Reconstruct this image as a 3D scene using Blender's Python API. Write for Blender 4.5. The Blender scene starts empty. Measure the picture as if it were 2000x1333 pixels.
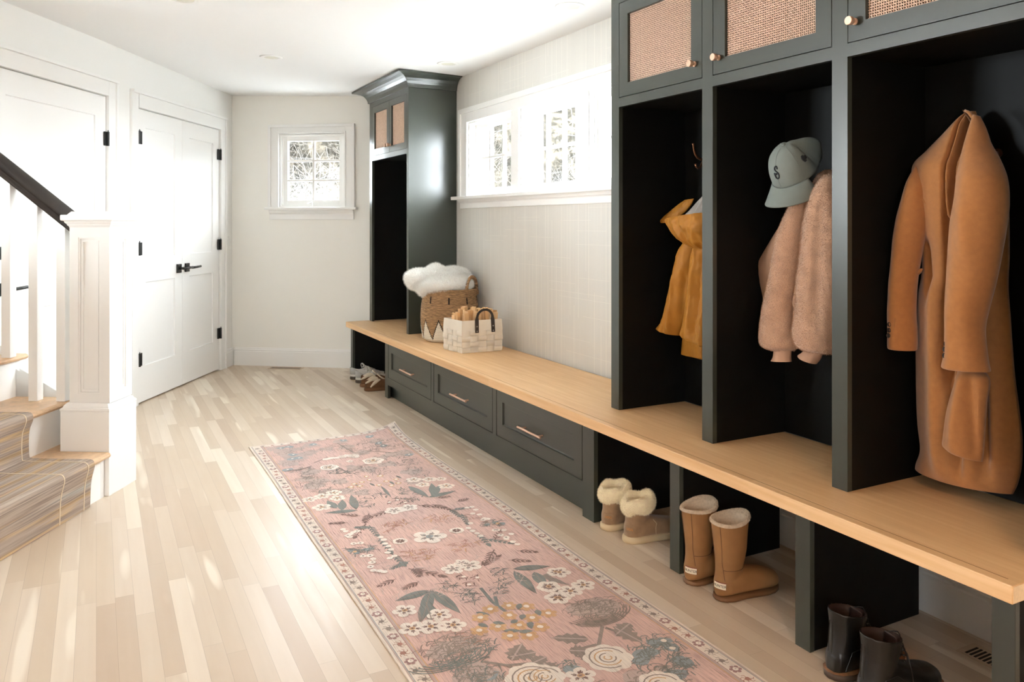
import bpy, bmesh, math, random
from mathutils import Vector, Matrix, noise
R = math.radians
PI = math.pi
rnd = random.Random(7)

# ------------------------------------------------------------------ camera, sky, exposure
scene = bpy.context.scene
COL = scene.collection
cam_d = bpy.data.cameras.new('camera')
cam_d.sensor_width = 36.0
cam_d.lens = 36.0 * 1550.0 / 2000.0
cam_d.shift_y = -231.5 / 2000.0
cam_d.clip_start = 0.05
cam = bpy.data.objects.new('camera', cam_d)
COL.objects.link(cam)
cam.location = (0, 0, 1.28)
cam.rotation_euler = (R(90), 0, -R(27.6487))
scene.camera = cam

scene.view_settings.view_transform = 'Standard'
scene.view_settings.look = 'None'
scene.view_settings.gamma = 1.0
scene.view_settings.use_curve_mapping = False
scene.view_settings.exposure = 1.22
scene.cycles.max_bounces = 10
scene.cycles.diffuse_bounces = 6
scene.cycles.glossy_bounces = 4
scene.cycles.transparent_max_bounces = 12
scene.cycles.use_denoising = True
scene.cycles.sample_clamp_indirect = 8.0
scene.cycles.caustics_reflective = False
scene.cycles.caustics_refractive = False

world = bpy.data.worlds.new('overcast_sky')
scene.world = world
world.use_nodes = True
bg = world.node_tree.nodes['Background']
bg.inputs[0].default_value = (0.86, 0.94, 1.0, 1)
bg.inputs[1].default_value = 28.0

# frame of the stair hall, turned against the bench wall
DO = Vector((0.253, 6.124, 0))
DU = Vector((0.518, 0.8554, 0))
DV = Vector((0.8554, -0.518, 0))
def D(s, v, z=0.0):
    p = DO + DU * s + DV * v
    return Vector((p.x, p.y, z))

def area(name, loc, direction, sx, sy, power, color=(1, 1, 1), portal=False):
    d = bpy.data.lights.new(name, 'AREA')
    d.shape = 'RECTANGLE'; d.size = sx; d.size_y = sy
    d.energy = power; d.color = color
    o = bpy.data.objects.new(name, d)
    COL.objects.link(o)
    o.location = loc
    o.rotation_euler = Vector(direction).to_track_quat('-Z', 'Y').to_euler()
    if portal:
        d.cycles.is_portal = True
    return o

# daylight through each window opening of the room
for y0, y1 in ((4.635, 5.345), (3.845, 4.53), (3.02, 3.73)):
    area('daylight', (2.62, (y0 + y1) / 2, 1.75), (-1, 0, 0), y1 - y0, 0.56, 1, portal=True)
FO = Vector((1.105, 7.478, 0))
FU = Vector((0.812, -0.5837, 0))
FN = Vector((-0.5837, -0.812, 0))           # towards the room
def FP(s, n, z):
    p = FO + FU * s + FN * n
    return Vector((p.x, p.y, z))
area('daylight', FP(0.727, -0.14, 1.74), FN, 0.62, 0.66, 1, portal=True)
SW0, SW1, SWZ0, SWZ1 = -3.9, -2.5, 1.0, 2.3     # tall stair window, out of frame on the left
area('daylight', D((SW0 + SW1) / 2, -2.56, (SWZ0 + SWZ1) / 2), DV, SW1 - SW0, SWZ1 - SWZ0, 1, portal=True)
BW0, BW1, BWZ0, BWZ1 = -1.3, -0.7, 1.1, 1.8       # unseen window added behind the camera to let in fill light
area('daylight', ((BW0 + BW1) / 2, -1.56, (BWZ0 + BWZ1) / 2), (0, 1, 0), BW1 - BW0, BWZ1 - BWZ0, 1, portal=True)

# warm fill light added behind the camera, out of view
hl = bpy.data.lights.new('warm_fill', 'AREA'); hl.shape = 'DISK'; hl.size = 0.30; hl.energy = 13; hl.color = (1.0, 0.56, 0.27)
ho = bpy.data.objects.new('warm_fill', hl); COL.objects.link(ho); ho.location = (0.4, -0.9, 2.385)

# ------------------------------------------------------------------ materials
def srgb(c):
    f = lambda v: (v / 255.0) / 12.92 if v / 255.0 <= 0.04045 else (((v / 255.0) + 0.055) / 1.055) ** 2.4
    return (f(c[0]), f(c[1]), f(c[2]), 1)

class N:
    def __init__(s, name):
        s.m = bpy.data.materials.new(name); s.m.use_nodes = True
        s.t = s.m.node_tree; s.b = s.t.nodes['Principled BSDF']
        s.tc = None
    def n(s, typ, **k):
        x = s.t.nodes.new('ShaderNode' + typ)
        for a, v in k.items(): setattr(x, a, v)
        return x
    def l(s, a, b): s.t.links.new(a, b)
    def co(s):
        if not s.tc: s.tc = s.n('TexCoord')
        return s.tc.outputs['Object']
    def math(s, op, a, b=None, c=None):
        x = s.n('Math', operation=op)
        for i, v in enumerate((a, b, c)):
            if v is None: continue
            if isinstance(v, (int, float)): x.inputs[i].default_value = v
            else: s.l(v, x.inputs[i])
        return x.outputs[0]
    def mix(s, f, a, b, mode='MIX'):
        x = s.n('Mix', data_type='RGBA', blend_type=mode)
        for i, v in ((0, f), (6, a), (7, b)):
            if isinstance(v, (int, float)): x.inputs[i].default_value = v
            elif isinstance(v, tuple): x.inputs[i].default_value = v
            else: s.l(v, x.inputs[i])
        return x.outputs[2]
    def noise(s, scale, detail=2, vec=None, stretch=None, rough=0.5):
        v = vec or s.co()
        if stretch:
            mp = s.n('Mapping'); s.l(v, mp.inputs[0]); mp.inputs['Scale'].default_value = stretch; v = mp.outputs[0]
        x = s.n('TexNoise'); s.l(v, x.inputs['Vector'])
        x.inputs['Scale'].default_value = scale; x.inputs['Detail'].default_value = detail
        x.inputs['Roughness'].default_value = rough
        return x.outputs['Fac']
    def ramp(s, f, stops):
        x = s.n('ValToRGB'); s.l(f, x.inputs[0]); e = x.color_ramp.elements
        while len(e) < len(stops): e.new(0.5)
        for i, (p, c) in enumerate(stops):
            e[i].position = p; e[i].color = c if len(c) == 4 else (*c, 1)
        return x.outputs[0]
    def bump(s, h, strength=0.3, dist=0.002):
        x = s.n('Bump'); x.inputs['Strength'].default_value = strength; x.inputs['Distance'].default_value = dist
        s.l(h, x.inputs['Height']); s.l(x.outputs[0], s.b.inputs['Normal'])
    def white(s, *comps):
        c = s.n('CombineXYZ')
        for i, v in enumerate(comps):
            if isinstance(v, (int, float)): c.inputs[i].default_value = v
            else: s.l(v, c.inputs[i])
        x = s.n('TexWhiteNoise', noise_dimensions='3D'); s.l(c.outputs[0], x.inputs['Vector'])
        return x.outputs['Value']

def simple(name, col, rough=0.5, metal=0.0, var=0.0, vscale=20, bump=0.0, bscale=200, spec=0.5, stretch=None, sheen=0.0, bdist=0.002, coat=0.0):
    n = N(name); c = srgb(col)
    n.b.inputs['Roughness'].default_value = rough
    n.b.inputs['Metallic'].default_value = metal
    n.b.inputs['Specular IOR Level'].default_value = spec
    if sheen:
        n.b.inputs['Sheen Weight'].default_value = sheen
    if coat:
        n.b.inputs['Coat Weight'].default_value = coat
        n.b.inputs['Coat Roughness'].default_value = 0.12
    if var:
        f = n.noise(vscale, 3, stretch=stretch)
        d = tuple(max(0, v * (1 - var)) for v in c[:3]) + (1,)
        u = tuple(min(1, v * (1 + var)) for v in c[:3]) + (1,)
        n.l(n.ramp(f, [(0.3, d), (0.7, u)]), n.b.inputs['Base Color'])
    else:
        n.b.inputs['Base Color'].default_value = c
    if bump:
        n.bump(n.noise(bscale, 3, stretch=stretch), bump, bdist)
    return n.m

M = {}
M['white_paint'] = simple('white_trim_paint', (240, 239, 236), 0.35)
M['wall_white'] = simple('white_wall_paint', (238, 237, 233), 0.6, bump=0.05, bscale=300)
M['ceiling'] = simple('ceiling_paint', (240, 240, 239), 0.7, bump=0.05, bscale=250)
M['wall_cream'] = simple('cream_wall_paint', (242, 240, 233), 0.6, bump=0.05, bscale=300)
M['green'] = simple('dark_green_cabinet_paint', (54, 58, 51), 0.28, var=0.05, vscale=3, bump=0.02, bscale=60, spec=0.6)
M['green_shaded'] = simple('dark_green_paint_shaded', (15, 15, 13), 0.55, spec=0.15)  # cabinet green darkened: shade inside bays and under the bench put into the colour
M['black'] = simple('black_metal', (38, 38, 36), 0.4, 0.3)
M['copper'] = simple('brushed_copper', (214, 176, 152), 0.38, 0.8, var=0.1, vscale=60)
M['wire'] = simple('copper_wire', (205, 176, 154), 0.45, 0.3, var=0.12, vscale=90)
M['rail'] = simple('dark_stained_rail', (40, 33, 28), 0.5, var=0.25, vscale=15, stretch=(1, 1, 1))

def floor_mat():
    n = N('pale_oak_strip_floor')
    sep = n.n('SeparateXYZ'); n.l(n.co(), sep.inputs[0])
    X, Y = sep.outputs[0], sep.outputs[1]
    W, Lp = 0.057, 0.82
    u = n.math('DIVIDE', X, W); iu = n.math('FLOOR', u); fu = n.math('FRACT', u)
    r1 = n.white(iu, 3.1, 0.0)
    v = n.math('ADD', n.math('DIVIDE', Y, Lp), n.math('MULTIPLY', r1, 7.3)); iv = n.math('FLOOR', v); fv = n.math('FRACT', v)
    r2 = n.white(iu, iv, 1.7)
    base = n.ramp(r2, [(0.0, srgb((190, 169, 147))[:3]), (0.3, srgb((200, 181, 158))[:3]), (0.6, srgb((207, 190, 169))[:3]),
                       (0.85, srgb((214, 198, 179))[:3]), (1.0, srgb((229, 216, 197))[:3])])
    # long soft grain, shifted plank by plank, and pale sapwood streaks
    cx = n.n('CombineXYZ'); n.l(n.math('ADD', n.math('MULTIPLY', X, 38.0), n.math('MULTIPLY', r2, 50)), cx.inputs[0]); n.l(n.math('MULTIPLY', Y, 2.2), cx.inputs[1]); n.l(r2, cx.inputs[2])
    g = n.noise(1.0, 4, vec=cx.outputs[0])
    c1 = n.mix(n.math('MULTIPLY', g, 0.25), base, srgb((176, 148, 122)))
    cx2 = n.n('CombineXYZ'); n.l(n.math('ADD', n.math('MULTIPLY', X, 11.0), n.math('MULTIPLY', r2, 91)), cx2.inputs[0]); n.l(n.math('MULTIPLY', Y, 1.1), cx2.inputs[1]); n.l(r1, cx2.inputs[2])
    s = n.noise(1.0, 1, vec=cx2.outputs[0])
    sm = n.ramp(s, [(0.64, (0, 0, 0)), (0.70, (0.6, 0.6, 0.6))])
    c2 = n.mix(sm, c1, srgb((240, 230, 213)))
    # joints
    e = n.math('MINIMUM', n.math('MULTIPLY', n.math('MINIMUM', fu, n.math('SUBTRACT', 1.0, fu)), W), n.math('MULTIPLY', n.math('MINIMUM', fv, n.math('SUBTRACT', 1.0, fv)), Lp))
    j = n.math('LESS_THAN', e, 0.0006)
    c3 = n.mix(n.math('MULTIPLY', j, 0.35), c2, srgb((120, 100, 84)))
    n.l(c3, n.b.inputs['Base Color'])
    n.b.inputs['Roughness'].default_value = 0.36
    n.l(n.math('ADD', 0.28, n.math('MULTIPLY', g, 0.2)), n.b.inputs['Roughness'])
    n.bump(n.math('SUBTRACT', n.math('MULTIPLY', g, 0.3), j), 0.12, 0.001)
    return n.m
M['floor'] = floor_mat()

def bench_mat():
    n = N('honey_oak')
    sep = n.n('SeparateXYZ'); n.l(n.co(), sep.inputs[0])
    X, Y, Z = sep.outputs
    v = n.math('FLOOR', n.math('DIVIDE', Y, 1.9)); u = n.math('FLOOR', n.math('DIVIDE', X, 0.14))
    r = n.white(u, v, 4.0)
    cx = n.n('CombineXYZ'); n.l(n.math('ADD', n.math('MULTIPLY', X, 42.0), n.math('MULTIPLY', r, 40)), cx.inputs[0]); n.l(n.math('MULTIPLY', Y, 2.4), cx.inputs[1]); n.l(n.math('MULTIPLY', Z, 60.0), cx.inputs[2])
    g = n.noise(1.0, 5, vec=cx.outputs[0])
    c = n.ramp(g, [(0.28, srgb((212, 168, 120))[:3]), (0.5, srgb((221, 180, 132))[:3]), (0.72, srgb((229, 191, 146))[:3])])
    c2 = n.mix(n.math('MULTIPLY', r, 0.2), c, srgb((204, 150, 98)))
    n.l(c2, n.b.inputs['Base Color'])
    n.b.inputs['Roughness'].default_value = 0.42
    n.bump(g, 0.08, 0.001)
    return n.m
M['oak'] = bench_mat()
M['oak_seam'] = simple('oak_seam', (136, 88, 48), 0.6)
M['oak_end'] = simple('oak_end_grain', (232, 206, 170), 0.6, var=0.06, vscale=120)
M['tread_oak'] = simple('stair_tread_oak', (206, 172, 136), 0.4, var=0.12, vscale=5, stretch=(8, 8, 20))

def paper_mat():
    n = N('linen_crosshatch_wallpaper')
    sep = n.n('SeparateXYZ'); n.l(n.co(), sep.inputs[0])
    Y, Z = sep.outputs[1], sep.outputs[2]
    def lines(A, B, pa, pb, w, thr, seed):
        u = n.math('DIVIDE', A, pa); iu = n.math('FLOOR', u); fu = n.math('FRACT', u)
        pos = n.math('ADD', n.math('MULTIPLY', n.white(iu, seed, 0.5), 0.7), 0.15)
        d = n.math('MULTIPLY', n.math('ABSOLUTE', n.math('SUBTRACT', fu, pos)), pa)
        hit = n.math('LESS_THAN', d, w)
        jb = n.math('ADD', n.math('DIVIDE', B, pb), n.math('MULTIPLY', n.white(iu, seed, 9.0), 5.0))
        on = n.math('GREATER_THAN', n.white(iu, n.math('FLOOR', jb), seed + 2), thr)
        return n.math('MULTIPLY', hit, on)
    a = lines(Y, Z, 0.05, 0.55, 0.0016, 0.35, 1.0)
    b = lines(Z, Y, 0.045, 0.30, 0.0010, 0.72, 5.0)
    c = lines(Y, Z, 0.023, 0.35, 0.0008, 0.6, 8.0)
    line = n.math('MAXIMUM', a, n.math('MAXIMUM', n.math('MULTIPLY', b, 0.8), n.math('MULTIPLY', c, 0.45)))
    f = n.noise(1.0, 3, stretch=(1, 12, 1.0))
    base = n.ramp(f, [(0.3, srgb((210, 207, 200))[:3]), (0.7, srgb((214, 211, 204))[:3])])
    n.l(n.mix(n.math('MULTIPLY', line, 0.7), base, srgb((236, 232, 222))), n.b.inputs['Base Color'])
    n.b.inputs['Roughness'].default_value = 0.75
    n.bump(line, 0.3, 0.001)
    return n.m
M['paper'] = paper_mat()

def glass_mat():
    n = N('window_glass')
    t = n.t; out = t.nodes['Material Output']
    tr = n.n('BsdfTransparent'); gl = n.n('BsdfGlossy'); gl.inputs['Roughness'].default_value = 0.02
    mx = n.n('MixShader'); mx.inputs[0].default_value = 0.05
    n.l(tr.outputs[0], mx.inputs[1]); n.l(gl.outputs[0], mx.inputs[2]); n.l(mx.outputs[0], out.inputs[0])
    return n.m
M['glass'] = glass_mat()

# ------------------------------------------------------------------ mesh helpers
def nb(): return bmesh.new()

def link(name, bm, mats, parent=None, bevel=0.0, smooth=False, segs=2, recalc=True):
    if recalc: bmesh.ops.recalc_face_normals(bm, faces=bm.faces)
    me = bpy.data.meshes.new(name)
    bm.to_mesh(me); bm.free()
    if not isinstance(mats, (list, tuple)): mats = [mats]
    for m in mats: me.materials.append(m)
    if smooth:
        for p in me.polygons: p.use_smooth = True
    o = bpy.data.objects.new(name, me)
    COL.objects.link(o)
    if parent is not None:
        o.parent = parent
        if parent.get('_w'):
            o.matrix_parent_inverse = Matrix.Translation(parent['_w']).inverted()
        elif parent.parent is not None and parent.parent.get('_w'):
            pass
    if bevel:
        b = o.modifiers.new('bevel', 'BEVEL'); b.width = bevel; b.segments = segs; b.limit_method = 'ANGLE'; b.angle_limit = R(40)
        b.harden_normals = False
    return o

def thing(name, label, cat, loc, group=None, world_coords=True, rotz=0.0):
    o = bpy.data.objects.new(name, None)
    COL.objects.link(o)
    o.empty_display_size = 0.05
    o.location = loc; o.rotation_euler = (0, 0, rotz)
    o['label'] = label; o['category'] = cat
    if group: o['group'] = group
    if world_coords: o['_w'] = tuple(loc)
    return o

def tag(o, label, cat, group=None, kind=None):
    o['label'] = label; o['category'] = cat
    if group: o['group'] = group
    if kind: o['kind'] = kind
    return o

def struct(o, label=None, cat=None):
    o['kind'] = 'structure'
    if label: o['label'] = label
    if cat: o['category'] = cat
    return o

def box(bm, x0, x1, y0, y1, z0, z1, f=None, mi=0):
    vs = [(x, y, z) for z in (z0, z1) for y in (y0, y1) for x in (x0, x1)]
    vs = [bm.verts.new(f(*v) if f else v) for v in vs]
    for q in ((0, 2, 3, 1), (4, 5, 7, 6), (0, 1, 5, 4), (2, 6, 7, 3), (0, 4, 6, 2), (1, 3, 7, 5)):
        bm.faces.new([vs[i] for i in q]).material_index = mi
    return vs

def Dm(s, v, z): return D(s, v, z)         # box mapping: x->s, y->v

def tube(bm, pts, r, n=10, cap=True, mi=0):
    """round tube along a polyline; r number or list"""
    pts = [Vector(p) for p in pts]
    rs = r if isinstance(r, (list, tuple)) else [r] * len(pts)
    rings = []
    prev = None
    for i, p in enumerate(pts):
        t = (pts[min(i + 1, len(pts) - 1)] - pts[max(i - 1, 0)])
        if t.length < 1e-9: t = Vector((0, 0, 1))
        t.normalize()
        if prev is None:
            a = Vector((0, 0, 1)) if abs(t.z) < 0.9 else Vector((1, 0, 0))
            u = t.cross(a).normalized()
        else:
            u = (prev - t * prev.dot(t)).normalized()
        prev = u; w = t.cross(u)
        rings.append([bm.verts.new(p + (u * math.cos(2 * PI * k / n) + w * math.sin(2 * PI * k / n)) * rs[i]) for k in range(n)])
    stitch(bm, rings, cap, mi)
    return rings

def stitch(bm, rings, cap=True, mi=0, closed=True, capmi=None):
    n = len(rings[0])
    for a, b in zip(rings, rings[1:]):
        for k in range(n if closed else n - 1):
            try: bm.faces.new((a[k], a[(k + 1) % n], b[(k + 1) % n], b[k])).material_index = mi
            except ValueError: pass
    if cap:
        for rg in (rings[0], rings[-1]):
            try: bm.faces.new(rg).material_index = mi if capmi is None else capmi
            except ValueError: pass

def loft(bm, rings, cap=True, mi=0):
    rv = [[bm.verts.new(p) for p in rg] for rg in rings]
    stitch(bm, rv, cap, mi)
    return rv

def prism(bm, poly, z0, z1, mi=0):
    a = [bm.verts.new((x, y, z0)) for x, y in poly]; b = [bm.verts.new((x, y, z1)) for x, y in poly]
    n = len(poly)
    for k in range(n): bm.faces.new((a[k], a[(k + 1) % n], b[(k + 1) % n], b[k])).material_index = mi
    bm.faces.new(a).material_index = mi; bm.faces.new(b).material_index = mi

def wall_with_holes(bm, a0, a1, z0, z1, holes, depth, f):
    """slab in (a, depth, z) mapped through f(a, d, z); holes = (a0, a1, z0, z1)"""
    xs = sorted({a0, a1, *[h[0] for h in holes], *[h[1] for h in holes]})
    zs = sorted({z0, z1, *[h[2] for h in holes], *[h[3] for h in holes]})
    for i in range(len(xs) - 1):
        for j in range(len(zs) - 1):
            cx, cz = (xs[i] + xs[i + 1]) / 2, (zs[j] + zs[j + 1]) / 2
            if any(h[0] < cx < h[1] and h[2] < cz < h[3] for h in holes): continue
            box(bm, xs[i], xs[i + 1], 0, depth, zs[j], zs[j + 1], f)

def fur(bm, n, length, width, seed=1, mi=0, jitter=0.6, droop=0.25, faces=None, keep=None):
    """short tapered hairs standing on the faces of bm"""
    rr = random.Random(seed)
    bmesh.ops.recalc_face_normals(bm, faces=bm.faces)
    bm.normal_update()
    fs = [f for f in (faces or bm.faces) if keep is None or keep(f)]
    ar = [f.calc_area() for f in fs]; tot = sum(ar)
    cum = []; s = 0
    for a in ar: s += a; cum.append(s)
    import bisect
    new = []
    for _ in range(n):
        f = fs[min(len(fs) - 1, bisect.bisect(cum, rr.random() * tot))]
        vs = [v.co for v in f.verts]
        k = rr.randrange(1, len(vs) - 1) if len(vs) > 3 else 1
        a, b = rr.random(), rr.random()
        if a + b > 1: a, b = 1 - a, 1 - b
        p = vs[0] + (vs[k] - vs[0]) * a + (vs[k + 1] - vs[0]) * b
        j = Vector((rr.uniform(-1, 1), rr.uniform(-1, 1), rr.uniform(-1, 1))) * jitter
        d = (f.normal + j + Vector((0, 0, -droop))).normalized()
        w = d.cross(Vector((rr.uniform(-1, 1), rr.uniform(-1, 1), rr.uniform(-1, 1)))).normalized() * width * 0.5
        L = length * rr.uniform(0.6, 1.25)
        new.append((p - w, p + w, p + d * L))
    for a, b, c in new:
        bm.faces.new((bm.verts.new(a), bm.verts.new(b), bm.verts.new(c))).material_index = mi

# ------------------------------------------------------------------ room shell
WX = 2.44
def ceil_z(x): return 2.455 - 0.031 * max(0.0, x)       # the ceiling sags a little towards the bench wall
bm = nb()
prism(bm, [(-5.6, -1.6), (2.7, -1.6), (2.7, 6.42), (1.0, 7.72), (-5.6, 7.9)], -0.08, 0.0)
struct(link('floor', bm, M['floor']))
bm = nb()
out = [(-6, -1.7), (0, -1.7), (2.75, -1.7), (2.75, 8.0), (0, 8.0), (-6, 8.0)]
lo = [bm.verts.new((x, y, ceil_z(x))) for x, y in out]; hi = [bm.verts.new((x, y, 2.6)) for x, y in out]
for q in ((0, 1, 4, 5), (1, 2, 3, 4)):
    bm.faces.new([lo[i] for i in q]); bm.faces.new([hi[i] for i in q])
for k in range(6): bm.faces.new((lo[k], lo[(k + 1) % 6], hi[(k + 1) % 6], hi[k]))
struct(link('ceiling', bm, M['ceiling']))

RW = [(4.635, 5.345), (3.845, 4.53), (3.02, 3.73)]
bm = nb()
wall_with_holes(bm, -1.6, 6.62, 0, 2.5, [(a, b, 1.475, 2.02) for a, b in RW], 0.16, lambda a, d, z: (WX + d, a, z))
struct(link('wall_right', bm, M['paper']))

bm = nb()
wall_with_holes(bm, -0.12, 1.75, 0, 2.5, [(0.423, 1.031, 1.415, 2.07)], 0.16, lambda a, d, z: FP(a, -d, z))
struct(link('wall_far', bm, M['wall_cream']))

DH = 2.085
bm = nb()
wall_with_holes(bm, -1.5, 1.78, 0, 2.5, [(0.0, 1.338, -1, DH), (-1.43, -0.375, -1, 2.105)], 0.14, lambda a, d, z: D(a, -d, z))
struct(link('wall_left', bm, M['wall_white']))
bm = nb()
box(bm, -1.5, -1.36 - 0.08, -2.6, -0.14, 0, 2.5, Dm)
struct(link('wall_stair', bm, M['wall_white']))
bm = nb()
wall_with_holes(bm, -6.2, -1.4, 0, 2.5, [(SW0, SW1, SWZ0, SWZ1)], 0.14, lambda a, d, z: D(a, -2.5 - d, z))
struct(link('wall_landing', bm, M['wall_white']))
bm = nb(); box(bm, -5.3, -5.1, -1.6, 2.3, 0, 2.5); struct(link('wall_hall', bm, M['wall_white']))
bm = nb()
wall_with_holes(bm, -5.6, 2.6, 0, 2.5, [(BW0, BW1, BWZ0, BWZ1)], 0.14, lambda a, d, z: (a, -1.5 - d, z))
struct(link('wall_back', bm, M['wall_white']))

# baseboards -----------------------------------------------------------
def baseboard(bm, a0, a1, f, h=0.125, t=0.018):
    """flat board with a small moulded cap; f(a, n, z)"""
    prof = [(0, 0), (t, 0), (t, h), (t - 0.004, h + 0.006), (t - 0.002, h + 0.016), (t - 0.008, h + 0.022), (0.006, h + 0.036), (0, h + 0.036)]
    loft(bm, [[f(a0, n, z) for n, z in prof], [f(a1, n, z) for n, z in prof]])
bm = nb(); baseboard(bm, 0.0, 1.62, FP); struct(link('baseboard_far', bm, M['white_paint']))
bm = nb(); baseboard(bm, 1.435, 1.66, lambda a, n, z: D(a, n, z)); struct(link('baseboard_left', bm, M['white_paint']))
bm = nb(); baseboard(bm, -1.5, 6.5, lambda a, n, z: (WX - n, a, z), h=0.118, t=0.03); struct(link('baseboard_right', bm, M['white_paint']))

# doors ------------------------------------------------------------------
def frame_panels(bm, a0, a1, z0, z1, panels, f, th, rec=0.008, mi=0, sides=True):
    """a door slab in (a, n, z): n=0 is the room face, recessed flat panels with a small slope"""
    xs = sorted({a0, a1, *[p[0] for p in panels], *[p[1] for p in panels]})
    zs = sorted({z0, z1, *[p[2] for p in panels], *[p[3] for p in panels]})
    V = lambda a, n, z: bm.verts.new(f(a, n, z))
    for i in range(len(xs) - 1):
        for j in range(len(zs) - 1):
            cx, cz = (xs[i] + xs[i + 1]) / 2, (zs[j] + zs[j + 1]) / 2
            if any(p[0] < cx < p[1] and p[2] < cz < p[3] for p in panels): continue
            bm.faces.new((V(xs[i], 0, zs[j]), V(xs[i + 1], 0, zs[j]), V(xs[i + 1], 0, zs[j + 1]), V(xs[i], 0, zs[j + 1])))
    for p in panels:
        o = [(p[0], p[2]), (p[1], p[2]), (p[1], p[3]), (p[0], p[3])]
        e = 0.006
        inn = [(p[0] + e, p[2] + e), (p[1] - e, p[2] + e), (p[1] - e, p[3] - e), (p[0] + e, p[3] - e)]
        ov = [V(a, 0, z) for a, z in o]; mv = [V(a, -rec * 0.85, z) for a, z in [(o[k][0] + (inn[k][0] - o[k][0]) * .3, o[k][1] + (inn[k][1] - o[k][1]) * .3) for k in range(4)]]
        iv = [V(a, -rec, z) for a, z in inn]
        for k in range(4):
            bm.faces.new((ov[k], ov[(k + 1) % 4], mv[(k + 1) % 4], mv[k]))
            bm.faces.new((mv[k], mv[(k + 1) % 4], iv[(k + 1) % 4], iv[k]))
        bm.faces.new(iv)
    if not sides:
        bmesh.ops.remove_doubles(bm, verts=bm.verts, dist=1e-5); return
    c = [(a0, z0), (a1, z0), (a1, z1), (a0, z1)]
    fr = [V(a, 0, z) for a, z in c]; bk = [V(a, -th, z) for a, z in c]
    for k in range(4): bm.faces.new((fr[k], fr[(k + 1) % 4], bk[(k + 1) % 4], bk[k]))
    bm.faces.new(bk)
    bmesh.ops.remove_doubles(bm, verts=bm.verts, dist=1e-5)

def lever(name, s, z, d, parent, plates=((0.0,),)):
    bm = nb()
    f = lambda a, n, zz: D(s + a, n, z + zz)
    box(bm, -0.032, 0.032, -0.002, 0.010, -0.034, 0.034, f)
    link('handle_plate', bm, M['black'], parent, bevel=0.002)
    bm = nb()
    tube(bm, [D(s, 0.008, z), D(s, 0.045, z)], 0.010, 12)
    pts = [D(s - 0.01 * d, 0.052, z), D(s + 0.03 * d, 0.053, z), D(s + 0.07 * d, 0.052, z + 0.001), D(s + 0.125 * d, 0.055, z + 0.004)]
    tube(bm, pts, [0.0095, 0.0095, 0.0095, 0.009], 12)
    link('lever', bm, M['black'], parent, smooth=True)

def hinge(s, z, parent, n0=0.0):
    bm = nb()
    w0, w1 = (-0.002, 0.046) if s < 0.5 and s > -0.1 else ((-0.040, 0.010) if s > 0.5 else (-0.028, 0.010))
    box(bm, s + w0, s + w1, n0, n0 + 0.008, z - 0.045, z + 0.045, Dm)
    tube(bm, [D(s, n0 + 0.014, z - 0.046), D(s, n0 + 0.014, z + 0.046)], 0.008, 10)
    tube(bm, [D(s, n0 + 0.014, z + 0.046), D(s, n0 + 0.014, z + 0.056)], 0.003, 8)
    link('hinge', bm, M['black'], parent)

def door(name, a0, a1, zt, hs, hinges, latch, ld, rails, label, dead=None):
    bm = nb()
    st = 0.115
    pn = [(a0 + st, a1 - st, rails[0], rails[1]), (a0 + st, a1 - st, rails[2], rails[3])]
    frame_panels(bm, a0, a1, 0.012, zt, pn, lambda a, n, z: D(a, n - 0.004, z), 0.04, rec=0.011)
    d = link(name, bm, M['white_paint'])
    struct(d, label, 'door')
    for hz in hinges: hinge(hs, hz, d)
    if latch is not None: lever(name, latch, 0.925, ld, d)
    if dead:
        bm = nb(); box(bm, latch - 0.032, latch + 0.032, 0, 0.012, dead - 0.034, dead + 0.034, Dm)
        tube(bm, [D(latch, 0.01, dead), D(latch, 0.028, dead)], 0.014, 14)
        link('deadbolt', bm, M['black'], d, bevel=0.0015)
    return d
door('door_1', -1.425, -0.379, 2.100, -0.378, (1.825, 0.30), -1.345, 1, (0.25, 0.80, 1.0, 1.965), 'white two-panel entry door behind the stair balusters', dead=1.118)
door('door_2', 0.005, 0.667, 2.080, 0.008, (1.877, 1.095, 0.316), 0.602, 1, (0.26, 0.855, 1.03, 1.955), 'left leaf of the white double closet doors with black lever')
door('door_3', 0.671, 1.333, 2.080, 1.334, (1.867, 1.09, 0.322), 0.736, 1, (0.26, 0.855, 1.03, 1.955), 'right leaf of the white double closet doors beside the far wall')

def casing(a0, a1, zt, w=0.085, left=True, right=True, wl=None, head=0.095):
    wl = wl or w
    bm = nb()
    if left:
        box(bm, a0 - wl, a0, 0, 0.012, 0, zt + head, Dm)
        box(bm, a0 - wl - 0.012, a0 - wl + 0.010, 0, 0.020, 0, zt + head, Dm)
    if right:
        box(bm, a1, a1 + w, 0, 0.018, 0, zt + head, Dm)
        box(bm, a1 + w - 0.010, a1 + w + 0.012, 0, 0.030, 0, zt + head, Dm)
    box(bm, a0, a1, 0, 0.018, zt, zt + head, Dm)
    box(bm, a0 - wl - 0.012, a1 + w + 0.012, 0, 0.034, zt + head, zt + head + 0.02, Dm)
    # jambs
    for a, b in ((a0 - 0.0005, a0 - 0.012), (a1 + 0.0005, a1 + 0.012)):
        box(bm, min(a, b), max(a, b), -0.14, 0.001, 0, zt, Dm)
    box(bm, a0, a1, -0.14, 0.001, zt + 0.001, zt + 0.012, Dm)
    return bm
struct(link('trim_1', casing(-1.43, -0.375, 2.105, right=True), M['white_paint'], bevel=0.002), 'white casing around the entry door', 'door casing')
struct(link('trim_2', casing(0.0, 1.338, DH), M['white_paint'], bevel=0.002), 'white casing around the double closet doors', 'door casing')
# dark closets and porch behind the door gaps
bm = nb(); box(bm, -1.43, 1.85, -0.9, -0.16, -0.02, 2.5, Dm); struct(link('wall_closet', bm, M['wall_white']))

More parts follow.
